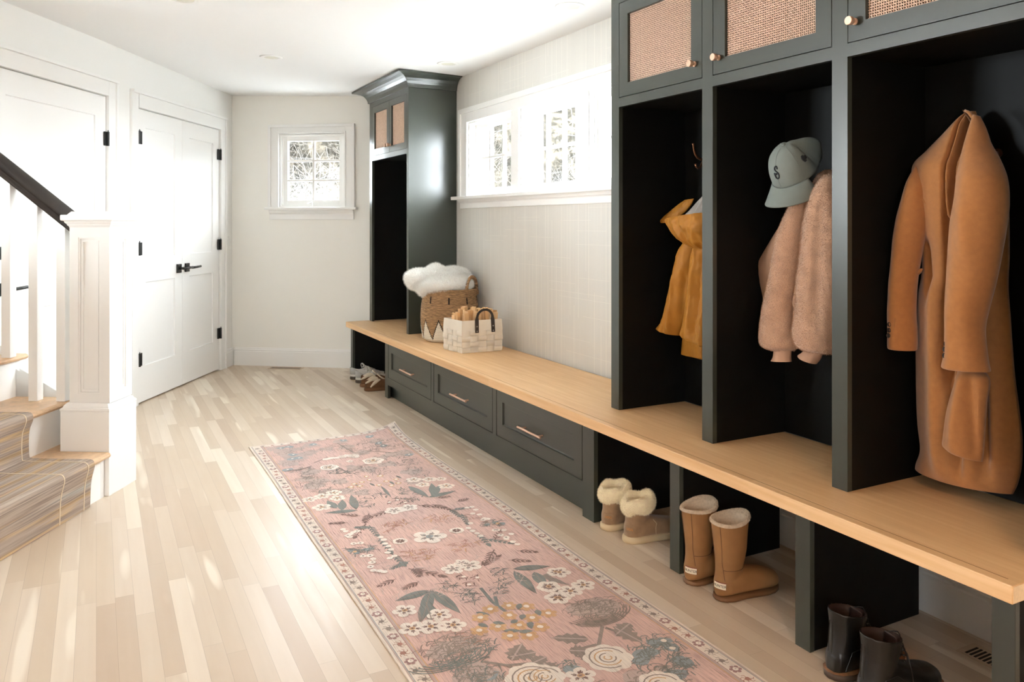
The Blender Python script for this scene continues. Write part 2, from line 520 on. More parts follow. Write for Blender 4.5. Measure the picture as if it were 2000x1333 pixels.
# light switch on the short return by the far corner
t = thing('light_switch', 'white light switch plate on the wall right of the closet doors', 'light switch', D(1.545, 0.001, 1.10))
bm = nb(); box(bm, 1.51, 1.58, 0.0, 0.006, 1.045, 1.16, Dm); link('plate', bm, M['white_paint'], t, bevel=0.002)
bm = nb(); box(bm, 1.53, 1.56, 0.006, 0.010, 1.07, 1.135, Dm); link('rocker', bm, M['white_paint'], t, bevel=0.001)

# windows ------------------------------------------------------------------
def window(name, a0, a1, z0, z1, f, nx, nz, gn, st=0.05, label=''):
    """jamb liner, sash with muntins, glass; f(a, n, z), n<0 goes outwards; gn = glass depth"""
    bm = nb()
    g = 0.012
    for (b0, b1, c0, c1) in ((a0, a0 + g, z0, z1), (a1 - g, a1, z0, z1), (a0 + g, a1 - g, z0, z0 + g), (a0 + g, a1 - g, z1 - g, z1)):
        box(bm, b0, b1, -0.16, 0.0, c0, c1, f)
    for q, dn in ((0.024, 0.012), (0.036, -0.003)):      # stepped stops round the sash
        n1 = gn + 0.02 + dn
        for (b0, b1, c0, c1) in ((a0 + g, a0 + q, z0 + g, z1 - g), (a1 - q, a1 - g, z0 + g, z1 - g), (a0 + q, a1 - q, z1 - q, z1 - g), (a0 + q, a1 - q, z0 + g, z0 + q)):
            box(bm, b0, b1, gn - 0.02, n1, c0, c1, f)
    w = struct(link(name, bm, M['white_paint']), label, 'window')
    bm = nb()
    s0, s1, t0, t1 = a0 + 0.02, a1 - 0.02, z0 + 0.018, z1 - 0.018
    for (b0, b1, c0, c1) in ((s0, a0 + st, t0, t1), (a1 - st, s1, t0, t1), (a0 + st, a1 - st, t0, z0 + st), (a0 + st, a1 - st, z1 - st, t1)):
        box(bm, b0, b1, gn - 0.018, gn + 0.018, c0, c1, f)
    link('window_sash', bm, M['white_paint'], w, bevel=0.002)
    bm = nb()
    ga0, ga1, gz0, gz1 = a0 + st, a1 - st, z0 + st, z1 - st
    for i in range(1, nx):
        a = ga0 + (ga1 - ga0) * i / nx; box(bm, a - 0.010, a + 0.010, gn - 0.012, gn + 0.014, gz0, gz1, f)
    for j in range(1, nz):
        z = gz0 + (gz1 - gz0) * j / nz; box(bm, ga0, ga1, gn - 0.012, gn + 0.0135, z - 0.009, z + 0.009, f)
    link('muntins', bm, M['white_paint'], w, bevel=0.002)
    bm = nb()
    box(bm, ga0 - 0.004, ga1 + 0.004, gn - 0.003, gn + 0.003, gz0 - 0.004, gz1 + 0.004, f)
    link('window_glass', bm, M['glass'], w)
    # casement crank
    bm = nb()
    ac = a1 - 0.10 if nx == 3 else (a0 + a1) / 2 + 0.0
    tube(bm, [f(ac, gn + 0.045, z0 + 0.014), f(ac, gn + 0.05, z0 + 0.045)], 0.007, 8)
    tube(bm, [f(ac, gn + 0.05, z0 + 0.045), f(ac - 0.035, gn + 0.062, z0 + 0.030)], 0.005, 8)
    link('crank_handle', bm, M['white_paint'], w)
    return w
RF = lambda a, n, z: (WX + (-n), a, z)
# f here takes n towards the room as positive
for i, (a, b) in enumerate(RW):
    window('window_%d' % (i + 1), a, b, 1.475, 2.02, RF, 3, 2, -0.062, st=0.052,
           label=('white six-pane window nearest the tall corner cabinet', 'middle white six-pane window over the bench', 'white six-pane window partly hidden by the lockers')[i])
window('window_4', 0.423, 1.031, 1.415, 2.07, FP, 2, 3, -0.045, st=0.064, label='white six-pane window in the cream far wall')

def box_prof(bm, a0, a1, prof, f): loft(bm, [[f(a0, n, z) for n, z in prof], [f(a1, n, z) for n, z in prof]])
# casing of the ribbon windows
bm = nb()
ze = 2.02
box(bm, 5.345, 5.46, 0, 0.020, 1.475, 2.115, RF)
box(bm, 5.44, 5.475, 0, 0.032, 1.475, 2.125, RF)
box(bm, 4.53, 4.635, 0, 0.020, 1.475, ze, RF); box(bm, 3.73, 3.845, 0, 0.020, 1.475, ze, RF)
box(bm, 2.92, 3.02, 0, 0.020, 1.475, ze, RF)
box(bm, 2.92, 5.345, 0, 0.020, ze, 2.10, RF)
box(bm, 2.92, 5.44, 0, 0.032, 2.088, 2.125, RF)
box(bm, 2.92, 5.48, 0, 0.012, 2.06, 2.09, RF)
struct(link('trim_3', bm, M['white_paint'], bevel=0.002), 'white casing around the three windows over the bench', 'window casing')
bm = nb()
box(bm, 2.90, 5.545, -0.05, 0.062, 1.450, 1.475, RF)
box_prof(bm, 2.92, 5.47, [(0, 1.385), (0.018, 1.385), (0.018, 1.425), (0.03, 1.432), (0.034, 1.440), (0.045, 1.450), (0, 1.450)], RF)
struct(link('trim_4', bm, M['white_paint'], bevel=0.004), 'white sill and apron under the three windows', 'window sill')
# casing of the far window
bm = nb()
box(bm, 0.335, 0.423, 0, 0.020, 1.415, 2.14, FP); box(bm, 1.031, 1.115, 0, 0.020, 1.415, 2.14, FP)
box(bm, 0.423, 1.031, 0, 0.020, 2.07, 2.14, FP)
for b0, b1, c0, c1 in ((0.325, 0.350, 1.415, 2.15), (1.100, 1.125, 1.415, 2.15), (0.350, 1.100, 2.125, 2.15)):
    box(bm, b0, b1, 0, 0.032, c0, c1, FP)
for b0, b1, c0, c1 in ((0.408, 0.423, 1.415, 2.085), (1.031, 1.046, 1.415, 2.085), (0.423, 1.031, 2.07, 2.085)):
    box(bm, b0, b1, 0, 0.026, c0, c1, FP)
struct(link('trim_5', bm, M['white_paint'], bevel=0.002), 'white casing around the far wall window', 'window casing')
bm = nb()
box(bm, 0.305, 1.150, -0.02, 0.060, 1.393, 1.415, FP)
box_prof(bm, 0.335, 1.115, [(0, 1.305), (0.018, 1.305), (0.018, 1.355), (0.028, 1.365), (0.034, 1.380), (0.042, 1.393), (0, 1.393)], FP)
struct(link('trim_6', bm, M['white_paint'], bevel=0.004), 'white sill and apron under the far wall window', 'window sill')

# out-of-frame windows keep plain frames; the back one is added for fill
bm = nb()
for f, a0, a1, z0, z1 in ((lambda a, n, z: D(a, -2.5 + n, z), SW0, SW1, SWZ0, SWZ1), (lambda a, n, z: (a, -1.5 + n, z), BW0, BW1, BWZ0, BWZ1)):
    for b0, b1, c0, c1 in ((a0 - 0.09, a0, z0, z1), (a1, a1 + 0.09, z0, z1), (a0 - 0.09, a1 + 0.09, z0 - 0.05, z0), (a0 - 0.09, a1 + 0.09, z1, z1 + 0.1),
                           ((a0 + a1) / 2 - 0.03, (a0 + a1) / 2 + 0.03, z0, z1)):
        box(bm, b0, b1, -0.1, 0.02, c0, c1, f)
struct(link('trim_7', bm, M['white_paint']))

# recessed lights ------------------------------------------------------
lamp_off = simple('unlit_lamp_lens', (222, 220, 205), 0.4)
def can_light(x, y, label):
    z = ceil_z(x)
    t = thing('recessed_light', label, 'ceiling light', (x, y, z), 'recessed ceiling lights')
    bm = nb()
    prof = [(0.046, 0.0), (0.046, 0.003), (0.048, -0.004), (0.062, -0.006), (0.074, -0.004), (0.078, 0.0)]
    rings = [[(x + r * math.cos(a), y + r * math.sin(a), z + h) for r, h in prof] for a in [2 * PI * k / 40 for k in range(41)]]
    loft(bm, rings, cap=False)
    link('trim_ring', bm, M['white_paint'], t, smooth=True)
    bm = nb()
    vs = [bm.verts.new((x + 0.047 * math.cos(2 * PI * k / 32), y + 0.047 * math.sin(2 * PI * k / 32), z - 0.0025)) for k in range(32)]
    bm.faces.new(vs)
    link('lens', bm, lamp_off, t)
can_light(0.408, 4.45, 'round recessed ceiling light closest to the stair side')
can_light(1.07, 5.62, 'round recessed ceiling light in front of the far window')
can_light(2.149, 3.46, 'small round recessed ceiling light above the ribbon windows')
can_light(2.17, 5.1, 'faint round recessed ceiling light beside the corner cabinet cornice')

# floor registers --------------------------------------------------------
vent_m = simple('oak_floor_register', (186, 162, 136), 0.45, var=0.1, vscale=20)
slot_m = simple('register_slot', (28, 20, 14), 0.8)
def register(name, f, w, d, nslot, label, two=1):
    t = thing(name, label, 'floor vent', f(0, 0, 0), None)
    bm = nb(); box(bm, -w / 2, w / 2, -d / 2, d / 2, 0.0, 0.003, f); link('vent_plate', bm, vent_m, t, bevel=0.001)
    bm = nb()
    for r in range(two):
        y0 = -d / 2 + 0.012 + r * (d - 0.024) / two; y1 = y0 + (d - 0.024) / two - 0.008
        for k in range(nslot):
            a = -w / 2 + 0.015 + k * (w - 0.03) / nslot
            box(bm, a, a + (w - 0.03) / nslot * 0.55, y0, y1, 0.003, 0.0036, f)
    link('vent_slots', bm, slot_m, t)
register('floor_vent', lambda a, b, z: FP(0.53 + a, 0.105 + b, z), 0.30, 0.09, 20, 'wood floor vent in front of the far baseboard', two=2)
register('floor_vent', lambda a, b, z: (2.318 + b, 1.36 + a, z), 0.25, 0.09, 17, 'wood floor vent under the near end of the bench')

# ------------------------------------------------------------------ bench along the right wall
BZ0, BZ1, BX = 0.407, 0.450, 1.850
bm = nb()
# slab of solid oak; a seam separates the nosing board and the mitred end board
box(bm, BX, 2.418, 1.073, 6.53, BZ0, BZ1)
top = tag(link('bench', bm, M['oak'], bevel=0.0025), 'long honey oak bench top running along the right wall', 'bench')
bm = nb()
box(bm, 1.8785, 1.8805, 1.100, 5.75, BZ1 - 0.001, BZ1 + 0.0004)
link('board_seam', bm, M['oak_seam'], top)
bm = nb(); box(bm, BX + 0.003, 2.415, 1.0722, 1.0735, BZ0 + 0.003, BZ1 - 0.003)
e = link('end_grain', bm, M['oak_end'], top); e['label'] = 'pale end grain of the oak slab'

# panels carrying the bench -----------------------------------------------
FX = 1.878
def support(y0, y1, label, name='bench_support'):
    t = thing(name, label, 'bench support', ((FX + 2.4) / 2, (y0 + y1) / 2, 0), 'green panels under the bench')
    bm = nb(); box(bm, FX + 0.019, 2.38, y0 + 0.002, y1 - 0.010, 0, BZ0 - 0.0005)
    link('side_panel', bm, M['green_shaded'], t, bevel=0.001)
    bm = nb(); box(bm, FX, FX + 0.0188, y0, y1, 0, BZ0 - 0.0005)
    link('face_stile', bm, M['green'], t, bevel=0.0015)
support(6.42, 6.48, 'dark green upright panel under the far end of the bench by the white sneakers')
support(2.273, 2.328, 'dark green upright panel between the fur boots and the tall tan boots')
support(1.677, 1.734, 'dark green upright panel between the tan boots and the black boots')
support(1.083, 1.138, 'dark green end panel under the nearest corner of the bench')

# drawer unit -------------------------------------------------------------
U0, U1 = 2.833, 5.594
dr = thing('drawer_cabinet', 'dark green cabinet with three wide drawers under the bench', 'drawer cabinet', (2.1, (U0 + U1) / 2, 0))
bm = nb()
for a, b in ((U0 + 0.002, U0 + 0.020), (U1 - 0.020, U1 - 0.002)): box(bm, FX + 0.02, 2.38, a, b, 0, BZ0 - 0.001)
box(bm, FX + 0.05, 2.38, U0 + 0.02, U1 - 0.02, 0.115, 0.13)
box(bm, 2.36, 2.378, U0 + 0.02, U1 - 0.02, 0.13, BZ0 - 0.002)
link('carcass', bm, M['green_shaded'], dr)
D0 = [(4.690, 5.522), (3.810, 4.645), (2.925, 3.762)]
bm = nb()
stl = [(U0, 2.922), (3.765, 3.807), (4.648, 4.687), (5.525, U1)]
for a, b in stl: box(bm, FX, FX + 0.02, a, b, 0.152, BZ0 - 0.001)
box(bm, FX, FX + 0.02, U0, U1, 0.098, 0.152)
box(bm, FX, FX + 0.02, U0, U1, 0.399, BZ0 - 0.001)
link('face_frame', bm, M['green'], dr)
for a, b in ((U0, 2.922), (5.530, U1)):
    bm = nb(); box(bm, FX, FX + 0.02, a, b, 0, 0.098); box(bm, FX + 0.02, FX + 0.09, a if a < 3 else b - 0.018, a + 0.018 if a < 3 else b, 0, 0.098)
    link('foot', bm, M['green'], dr)
bm = nb(); box(bm, FX + 0.045, FX + 0.06, U0 + 0.02, U1 - 0.02, 0, 0.115); link('toe_kick', bm, M['green'], dr)
for a, b in D0:
    bm = nb()
    frame_panels(bm, a + 0.0028, b - 0.0028, 0.1555, 0.3955, [(a + 0.068, b - 0.068, 0.222, 0.340)], lambda y, n, z: (FX + 0.0005 - n, y, z), 0.018, rec=0.010)
    d = link('drawer', bm, M['green'], dr)
    bm = nb()
    c = (a + b) / 2 + (0.03 if a < 3.2 else 0.0); hx = FX - 0.020
    tube(bm, [(hx, c - 0.115, 0.262), (hx, c + 0.115, 0.262)], 0.0055, 14)
    for s in (-1, 1): tube(bm, [(FX + 0.012, c + s * 0.085, 0.262), (hx, c + s * 0.085, 0.262)], 0.0045, 10)
    h = link('bar_handle', bm, M['copper'], None, smooth=False)
    h.parent = d; h.matrix_parent_inverse = Matrix.Identity(4)

# lockers -----------------------------------------------------------------
def wire_mesh(y0, y1, z0, z1, x, pitch=0.0082):
    """woven flat wire cloth"""
    bm = nb()
    ny = max(2, round((y1 - y0) / pitch)); nz = max(2, round((z1 - z0) / pitch))
    py, pz = (y1 - y0) / ny, (z1 - z0) / nz
    amp, w, t = 0.0011, 0.0021, 0.0009
    for i in range(ny):
        c = y0 + (i + 0.5) * py; a = []
        for j in range(2 * nz + 1):
            z = z0 + j * pz / 2
            o = amp * (0 if j % 2 == 0 else (1 if (i + j // 2) % 2 else -1))
            a.append([bm.verts.new((x + o + dx, c + dy, z)) for dx, dy in ((-t, -w * .55), (-t, w * .55), (t, w), (t, -w))])
        for p, q in zip(a, a[1:]):
            for k in (0, 1, 3): bm.faces.new((p[k], p[(k + 1) % 4], q[(k + 1) % 4], q[k]))
    for j in range(nz):
        c = z0 + (j + 0.5) * pz; a = []
        for i in range(2 * ny + 1):
            y = y0 + i * py / 2
            o = amp * (0 if i % 2 == 0 else (-1 if (i // 2 + j) % 2 else 1))
            a.append([bm.verts.new((x + o + dx, y, c + dz)) for dx, dz in ((-t, -w * .55), (-t, w * .55), (t, w), (t, -w))])
        for p, q in zip(a, a[1:]):
            for k in (0, 1, 3): bm.faces.new((p[k], p[(k + 1) % 4], q[(k + 1) % 4], q[k]))
    return bm

def knob(x, y, z, parent):
    bm = nb()
    prof = [(0.000, 0.0), (0.0105, 0.0), (0.0105, 0.003), (0.0055, 0.005), (0.0055, 0.012), (0.0125, 0.016), (0.0135, 0.019), (0.0135, 0.030), (0.0125, 0.0315), (0.0, 0.0315)]
    rings = [[(x - h, y + r * math.cos(a), z + r * math.sin(a)) for r, h in prof] for a in [2 * PI * k / 28 for k in range(29)]]
    loft(bm, rings, cap=False)
    bmesh.ops.remove_doubles(bm, verts=bm.verts, dist=1e-6)
    o = link('knob', bm, M['copper'], None, bevel=0.0)
    o.parent = parent; o.matrix_parent_inverse = Matrix.Identity(4)

def mesh_door(x, y0, y1, z0, z1, fw, ky, kz, parent):
    bm = nb()
    for b0, b1, c0, c1 in ((y0, y0 + fw, z0, z1), (y1 - fw, y1, z0, z1), (y0 + fw, y1 - fw, z0, z0 + fw * 0.92), (y0 + fw, y1 - fw, z1 - fw * 0.92, z1)):
        box(bm, x, x + 0.02, b0, b1, c0, c1)
    d = link('door', bm, M['green'], parent)
    bm = wire_mesh(y0 + fw, y1 - fw, z0 + fw * 0.92, z1 - fw * 0.92, x + 0.013)
    o = link('wire_panel', bm, M['wire'], None, recalc=False); o.parent = d; o.matrix_parent_inverse = Matrix.Identity(4)
    o['label'] = 'woven copper wire panel'
    knob(x, ky, kz, d)

LX = 2.045
lk = thing('locker_cabinet', 'tall dark green three-bay locker cabinet with copper mesh doors', 'locker cabinet', (2.23, 2.0, BZ1))
stiles = [(1.080, 1.139), (1.682, 1.740), (2.284, 2.342), (2.886, 2.944)]
bm = nb()
for i, (a, b) in enumerate(stiles):
    box(bm, LX, LX + 0.02, a, b, BZ1 + 0.001, 2.375)
for a, b in ((1.139, 1.682), (1.740, 2.284), (2.342, 2.886)):
    box(bm, LX, LX + 0.02, a, b, 1.790, 1.8305)
    box(bm, LX, LX + 0.02, a, b, 2.249, 2.375)
link('face_frame', bm, M['green'], lk)
for i, (a, b) in enumerate(stiles):
    bm = nb()
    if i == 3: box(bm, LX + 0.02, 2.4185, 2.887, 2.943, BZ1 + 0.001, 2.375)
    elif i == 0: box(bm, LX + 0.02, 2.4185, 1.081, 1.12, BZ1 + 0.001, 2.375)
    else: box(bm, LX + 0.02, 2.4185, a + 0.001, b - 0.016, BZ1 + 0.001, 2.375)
    link('partition', bm, M['green_shaded'], lk)
bm = nb(); box(bm, 2.419, 2.438, 1.081, 2.943, BZ1 + 0.001, 2.375); link('back_panel', bm, M['green_shaded'], lk)
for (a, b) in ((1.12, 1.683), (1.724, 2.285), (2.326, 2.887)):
    bm = nb(); box(bm, LX + 0.02, 2.4185, a, b, 1.790, 1.808); link('shelf', bm, M['green_shaded'], lk)
    bm = nb(); box(bm, LX + 0.02, 2.4185, a, b, 2.357, 2.375); link('cabinet_top', bm, M['green_shaded'], lk)
for y0, y1, ky in ((2.345, 2.8835, 2.385), (1.743, 2.2815, 2.252), (1.142, 1.6795, 1.655)):
    mesh_door(LX + 0.0003, y0, y1, 1.8335, 2.2465, 0.0615, ky, 1.892, lk)

def sweep_path(bm, path, prof):
    """profile (out, z) swept along an open xy path with mitres; 'out' is to the left of travel"""
    n = len(path); rings = []
    for i, p in enumerate(path):
        p = Vector(p)
        d0 = (p - Vector(path[i - 1])).normalized() if i else None
        d1 = (Vector(path[i + 1]) - p).normalized() if i < n - 1 else None
        nn = [Vector((-d.y, d.x)) for d in (d0, d1) if d is not None]
        if len(nn) == 2:
            m = (nn[0] + nn[1]).normalized(); m = m / max(0.3, m.dot(nn[0]))
        else: m = nn[0]
        rings.append([(p.x + m.x * o, p.y + m.y * o, z) for o, z in prof])
    loft(bm, rings)

CR = [(0.0, 2.285), (0.012, 2.285), (0.014, 2.300), (0.017, 2.312), (0.026, 2.330), (0.042, 2.350), (0.062, 2.362), (0.090, 2.371), (0.118, 2.375), (0.120, 2.388), (0.0, 2.388)]
bm = nb()
sweep_path(bm, [(2.42, 1.08), (2.045, 1.08), (2.045, 2.944), (2.42, 2.944)], CR)
link('crown_moulding', bm, M['green'], lk, smooth=False)

# corner cabinet -------------------------------------------------------------
TX = 2.050; T0, T1 = 5.565, 6.510
tw = thing('locker_cabinet', 'tall narrow dark green corner cabinet beside the far window', 'locker cabinet', (2.24, 6.04, BZ1))
bm = nb()
box(bm, TX, TX + 0.02, T0, 5.606, BZ1 + 0.001, 2.33); box(bm, TX, TX + 0.02, 6.442, T1, BZ1 + 0.001, 2.33)
box(bm, TX, TX + 0.02, 5.606, 6.442, 1.795, 1.8345); box(bm, TX, TX + 0.02, 5.606, 6.442, 2.2465, 2.33)
link('face_frame', bm, M['green'], tw)
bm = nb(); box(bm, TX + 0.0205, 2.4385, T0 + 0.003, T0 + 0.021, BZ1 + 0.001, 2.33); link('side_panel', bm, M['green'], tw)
bm = nb(); box(bm, TX + 0.0205, 2.4385, T1 - 0.021, T1 - 0.003, BZ1 + 0.001, 2.33); link('side_panel', bm, M['green_shaded'], tw)
bm = nb(); box(bm, 2.42, 2.4385, T0 + 0.0215, T1 - 0.0215, BZ1 + 0.001, 2.33); link('back_panel', bm, M['green_shaded'], tw)
bm = nb(); box(bm, TX + 0.0205, 2.4195, T0 + 0.0215, T1 - 0.0215, 1.797, 1.815); link('shelf', bm, M['green_shaded'], tw)
bm = nb(); box(bm, TX + 0.0205, 2.4195, T0 + 0.0215, T1 - 0.0215, 2.312, 2.33); link('cabinet_top', bm, M['green_shaded'], tw)
mesh_door(TX + 0.0003, 6.0065, 6.4395, 1.8365, 2.2445, 0.058, 6.035, 1.892, tw)
mesh_door(TX + 0.0003, 5.6085, 6.0035, 1.8365, 2.2445, 0.052, 5.975, 1.892, tw)
bm = nb()
sweep_path(bm, [(2.435, T0), (TX, T0), (TX, T1), (2.26, T1)], CR)
link('crown_moulding', bm, M['green'], tw, smooth=False)

# ------------------------------------------------------------------ staircase
RS, RUN = 0.2075, 0.287
st = thing('staircase', 'white staircase with oak treads and a woven runner at the left edge', 'staircase', D(-2.6, 0.3, 0))
NST = 6
S_FAR, S_NEAR = -1.56, -3.45
# skirt / stringer under the treads
bm = nb()
poly = [(0.825, 0)]
for k in range(NST): poly += [(0.825 - k * RUN, (k + 1) * RS - 0.03), (0.825 - (k + 1) * RUN, (k + 1) * RS - 0.03)]
poly += [(0.825 - NST * RUN, 0)]
for s0, s1 in ((S_FAR - 0.025, S_FAR + 0.0),):
    a = [bm.verts.new(D(s0, v, z)) for v, z in poly]; b = [bm.verts.new(D(s1, v, z)) for v, z in poly]
    n = len(poly)
    for k in range(n): bm.faces.new((a[k], a[(k + 1) % n], b[(k + 1) % n], b[k]))
    for rg in (a, b):
        f = bm.faces.new(rg)
        bmesh.ops.triangulate(bm, faces=[f])
# first riser keeps clear of the newel
link('stringer', bm, M['white_paint'], st)
for k in range(NST):
    v = 0.825 - k * RUN
    s1 = -1.79 if k == 0 else S_FAR - 0.026
    bm = nb(); box(bm, S_NEAR, s1, v - 0.018, v, k * RS, (k + 1) * RS - 0.03, Dm); link('riser', bm, M['white_paint'], st)
    bm = nb()
    sT = (S_FAR + 0.02)
    z1 = (k + 1) * RS
    prof = [(v - RUN - 0.0, z1 - 0.028), (v + 0.020, z1 - 0.028), (v + 0.030, z1 - 0.022), (v + 0.034, z1 - 0.014), (v + 0.030, z1 - 0.006), (v + 0.020, z1), (v - RUN, z1)]
    if k == 0:
        loft(bm, [[D(S_NEAR, a, z) for a, z in prof], [D(-1.789, a, z) for a, z in prof]])
        box(bm, -1.788, sT, v - RUN, 0.606, z1 - 0.028, z1, Dm)
    else:
        loft(bm, [[D(S_NEAR, a, z) for a, z in prof], [D(sT, a, z) for a, z in prof]])
    link('tread', bm, M['tread_oak'], st, bevel=0.001)
# small scotia block under the first nosing beside the newel
bm = nb(); box(bm, -1.815, -1.790, 0.795, 0.826, 0, RS - 0.03, Dm); link('corner_block', bm, M['white_paint'], st)

def runner_mat():
    n = N('woven_stair_runner')
    f = n.noise(1.0, 5, stretch=(7, 60, 60), rough=0.65)
    # stripes run across the stairs (along the s axis): build s-aligned coordinates
    sep = n.n('SeparateXYZ'); n.l(n.co(), sep.inputs[0])
    s = n.math('ADD', n.math('MULTIPLY', sep.outputs[0], DU.x), n.math('MULTIPLY', sep.outputs[1], DU.y))
    v = n.math('ADD', n.math('MULTIPLY', sep.outputs[0], DV.x), n.math('MULTIPLY', sep.outputs[1], DV.y))
    c = n.n('CombineXYZ'); n.l(n.math('MULTIPLY', s, 3.0), c.inputs[0]); n.l(n.math('MULTIPLY', v, 150.0), c.inputs[1]); n.l(n.math('MULTIPLY', sep.outputs[2], 150.0), c.inputs[2])
    g = n.noise(1.0, 3, vec=c.outputs[0])
    c2 = n.n('CombineXYZ'); n.l(n.math('MULTIPLY', s, 1.2), c2.inputs[0]); n.l(n.math('MULTIPLY', v, 22.0), c2.inputs[1]); n.l(n.math('MULTIPLY', sep.outputs[2], 22.0), c2.inputs[2])
    b = n.noise(1.0, 3, vec=c2.outputs[0])
    col = n.ramp(b, [(0.28, srgb((160, 160, 156))[:3]), (0.40, srgb((168, 154, 142))[:3]), (0.55, srgb((160, 144, 132))[:3]), (0.64, srgb((184, 156, 118))[:3]), (0.70, srgb((164, 138, 128))[:3])])
    dk = n.ramp(g, [(0.35, (0.62, 0.58, 0.56)), (0.6, (1.08, 1.05, 1.0))])
    n.l(n.mix(1.0, col, dk, 'MULTIPLY'), n.b.inputs['Base Color'])
    n.b.inputs['Roughness'].default_value = 0.95
    n.bump(g, 0.5, 0.003)
    return n.m
runner_m = runner_mat()
bind_m = simple('runner_binding', (206, 186, 158), 0.9, bump=0.2, bscale=400)
# runner follows risers and treads
path = [(0.845, 0.002)]
for k in range(NST):
    v = 0.825 - k * RUN; z1 = (k + 1) * RS
    path += [(v + 0.020, z1 - 0.075), (v + 0.040, z1 - 0.030), (v + 0.0425, z1 - 0.012), (v + 0.036, z1 + 0.004), (v + 0.022, z1 + 0.010), (v - 0.03, z1 + 0.009)]
    if k < NST - 1: path += [(v - RUN + 0.030, z1 + 0.008), (v - RUN + 0.020, z1 + 0.016)]
path[1] = (0.848, RS - 0.09)
R_EDGE = -1.930
for _ in range(2):          # round the folds of the carpet
    np_ = [path[0]]
    for (a0_, b0_), (a1_, b1_) in zip(path, path[1:]):
        np_ += [(a0_ * .75 + a1_ * .25, b0_ * .75 + b1_ * .25), (a0_ * .25 + a1_ * .75, b0_ * .25 + b1_ * .75)]
    path = np_ + [path[-1]]
def ribbon(bm, s0, s1, off, t, mi=0):
    rings = []
    for i, (v, z) in enumerate(path):
        a = Vector(path[max(0, i - 1)]); b = Vector(path[min(len(path) - 1, i + 1)])
        d = (b - a).normalized(); nrm = Vector((-d.y, d.x))
        if nrm.x < -0.2 or nrm.y < -0.2: nrm = -nrm
        o = Vector((v, z)) + nrm * off; i2 = o - nrm * t
        rings.append([D(s0, o.x, max(o.y, 0.001)), D(s1, o.x, max(o.y, 0.001)), D(s1, i2.x, max(i2.y, 0.0005)), D(s0, i2.x, max(i2.y, 0.0005))])
    loft(bm, rings, mi=mi)
bm = nb(); ribbon(bm, -3.3, R_EDGE, 0.0, 0.008)
rn = tag(link('stair_runner', bm, runner_m), 'striped brown and grey woven carpet runner covering the stairs', 'stair runner')
bm = nb(); ribbon(bm, R_EDGE - 0.052, R_EDGE - 0.046, 0.0015, 0.003); ribbon(bm, R_EDGE - 0.222, R_EDGE - 0.216, 0.0015, 0.003)
b = link('binding_line', bm, bind_m, rn); b['label'] = 'cream stitched line along the runner'

# newel post -------------------------------------------------------------
nw = thing('newel_post', 'square white panelled newel post at the foot of the stairs', 'newel post', D(-1.667, 0.729, 0))
bm = nb()
box(bm, -1.786, -1.548, 0.610, 0.848, 0.0, 0.392, Dm)
link('plinth', bm, M['white_paint'], nw, bevel=0.002)
def sq_ring(bm, prof, c=(-1.667, 0.729)):
    """stack of square rings (half size, z)"""
    rings = [[D(c[0] + sx * h, c[1] + sy * h, z) for sx, sy in ((-1, -1), (1, -1), (1, 1), (-1, 1))] for h, z in prof]
    loft(bm, rings)
bm = nb()
sq_ring(bm, [(0.119, 0.3925), (0.121, 0.400), (0.119, 0.407), (0.112, 0.410), (0.110, 0.416), (0.104, 0.424), (0.0985, 0.430)])
link('base_moulding', bm, M['white_paint'], nw)
bm = nb()
h = 0.0975; c = (-1.667, 0.745)
c = (-1.667, 0.740)
def face_panel(bm, f):
    frame_panels(bm, -h, h, 0.4305, 1.256, [(-0.055, 0.055, 0.472, 1.210)], f, 0.0, rec=0.010)
def quad_frames():
    out = []
    out.append(lambda a, n, z: D(c[0] - h - n, c[1] + a, z))
    out.append(lambda a, n, z: D(c[0] + h + n, c[1] + a, z))
    out.append(lambda a, n, z: D(c[0] + a, c[1] + h + n, z))
    out.append(lambda a, n, z: D(c[0] + a, c[1] - h - n, z))
    return out
for i, f in enumerate(quad_frames()):
    tmp = nb()
    frame_panels(tmp, -h, h, 0.4305, 1.256, [(-0.055, 0.055, 0.472, 1.210)] if i < 3 else [], f, 0.02, rec=0.010, sides=False)
    me = bpy.data.meshes.new('t'); tmp.to_mesh(me); tmp.free(); bm.from_mesh(me); bpy.data.meshes.remove(me)
# stop moulding inside the panels
for f in quad_frames()[:3]:
    for q0, q1, dn in ((0.055, 0.047, -0.002), (0.040, 0.033, -0.005)):
        for b0, b1, c0, c1 in ((-q0, -q1, 0.527 - q0, 1.155 + q0), (q1, q0, 0.527 - q0, 1.155 + q0), (-q1, q1, 1.155 + q1, 1.155 + q0), (-q1, q1, 0.527 - q0, 0.527 - q1)):
            box(bm, b0, b1, -0.010, dn, c0, c1, f)
bmesh.ops.remove_doubles(bm, verts=bm.verts, dist=1e-5)
link('shaft', bm, M['white_paint'], nw, recalc=True)
bm = nb()
sq_ring(bm, [(0.098, 1.256), (0.100, 1.262), (0.104, 1.266), (0.106, 1.272), (0.113, 1.280), (0.115, 1.287), (0.124, 1.290), (0.126, 1.294), (0.126, 1.312), (0.124, 1.316), (0.106, 1.3165), (0.094, 1.331), (0.092, 1.3325)], c)
link('cap', bm, M['white_paint'], nw)

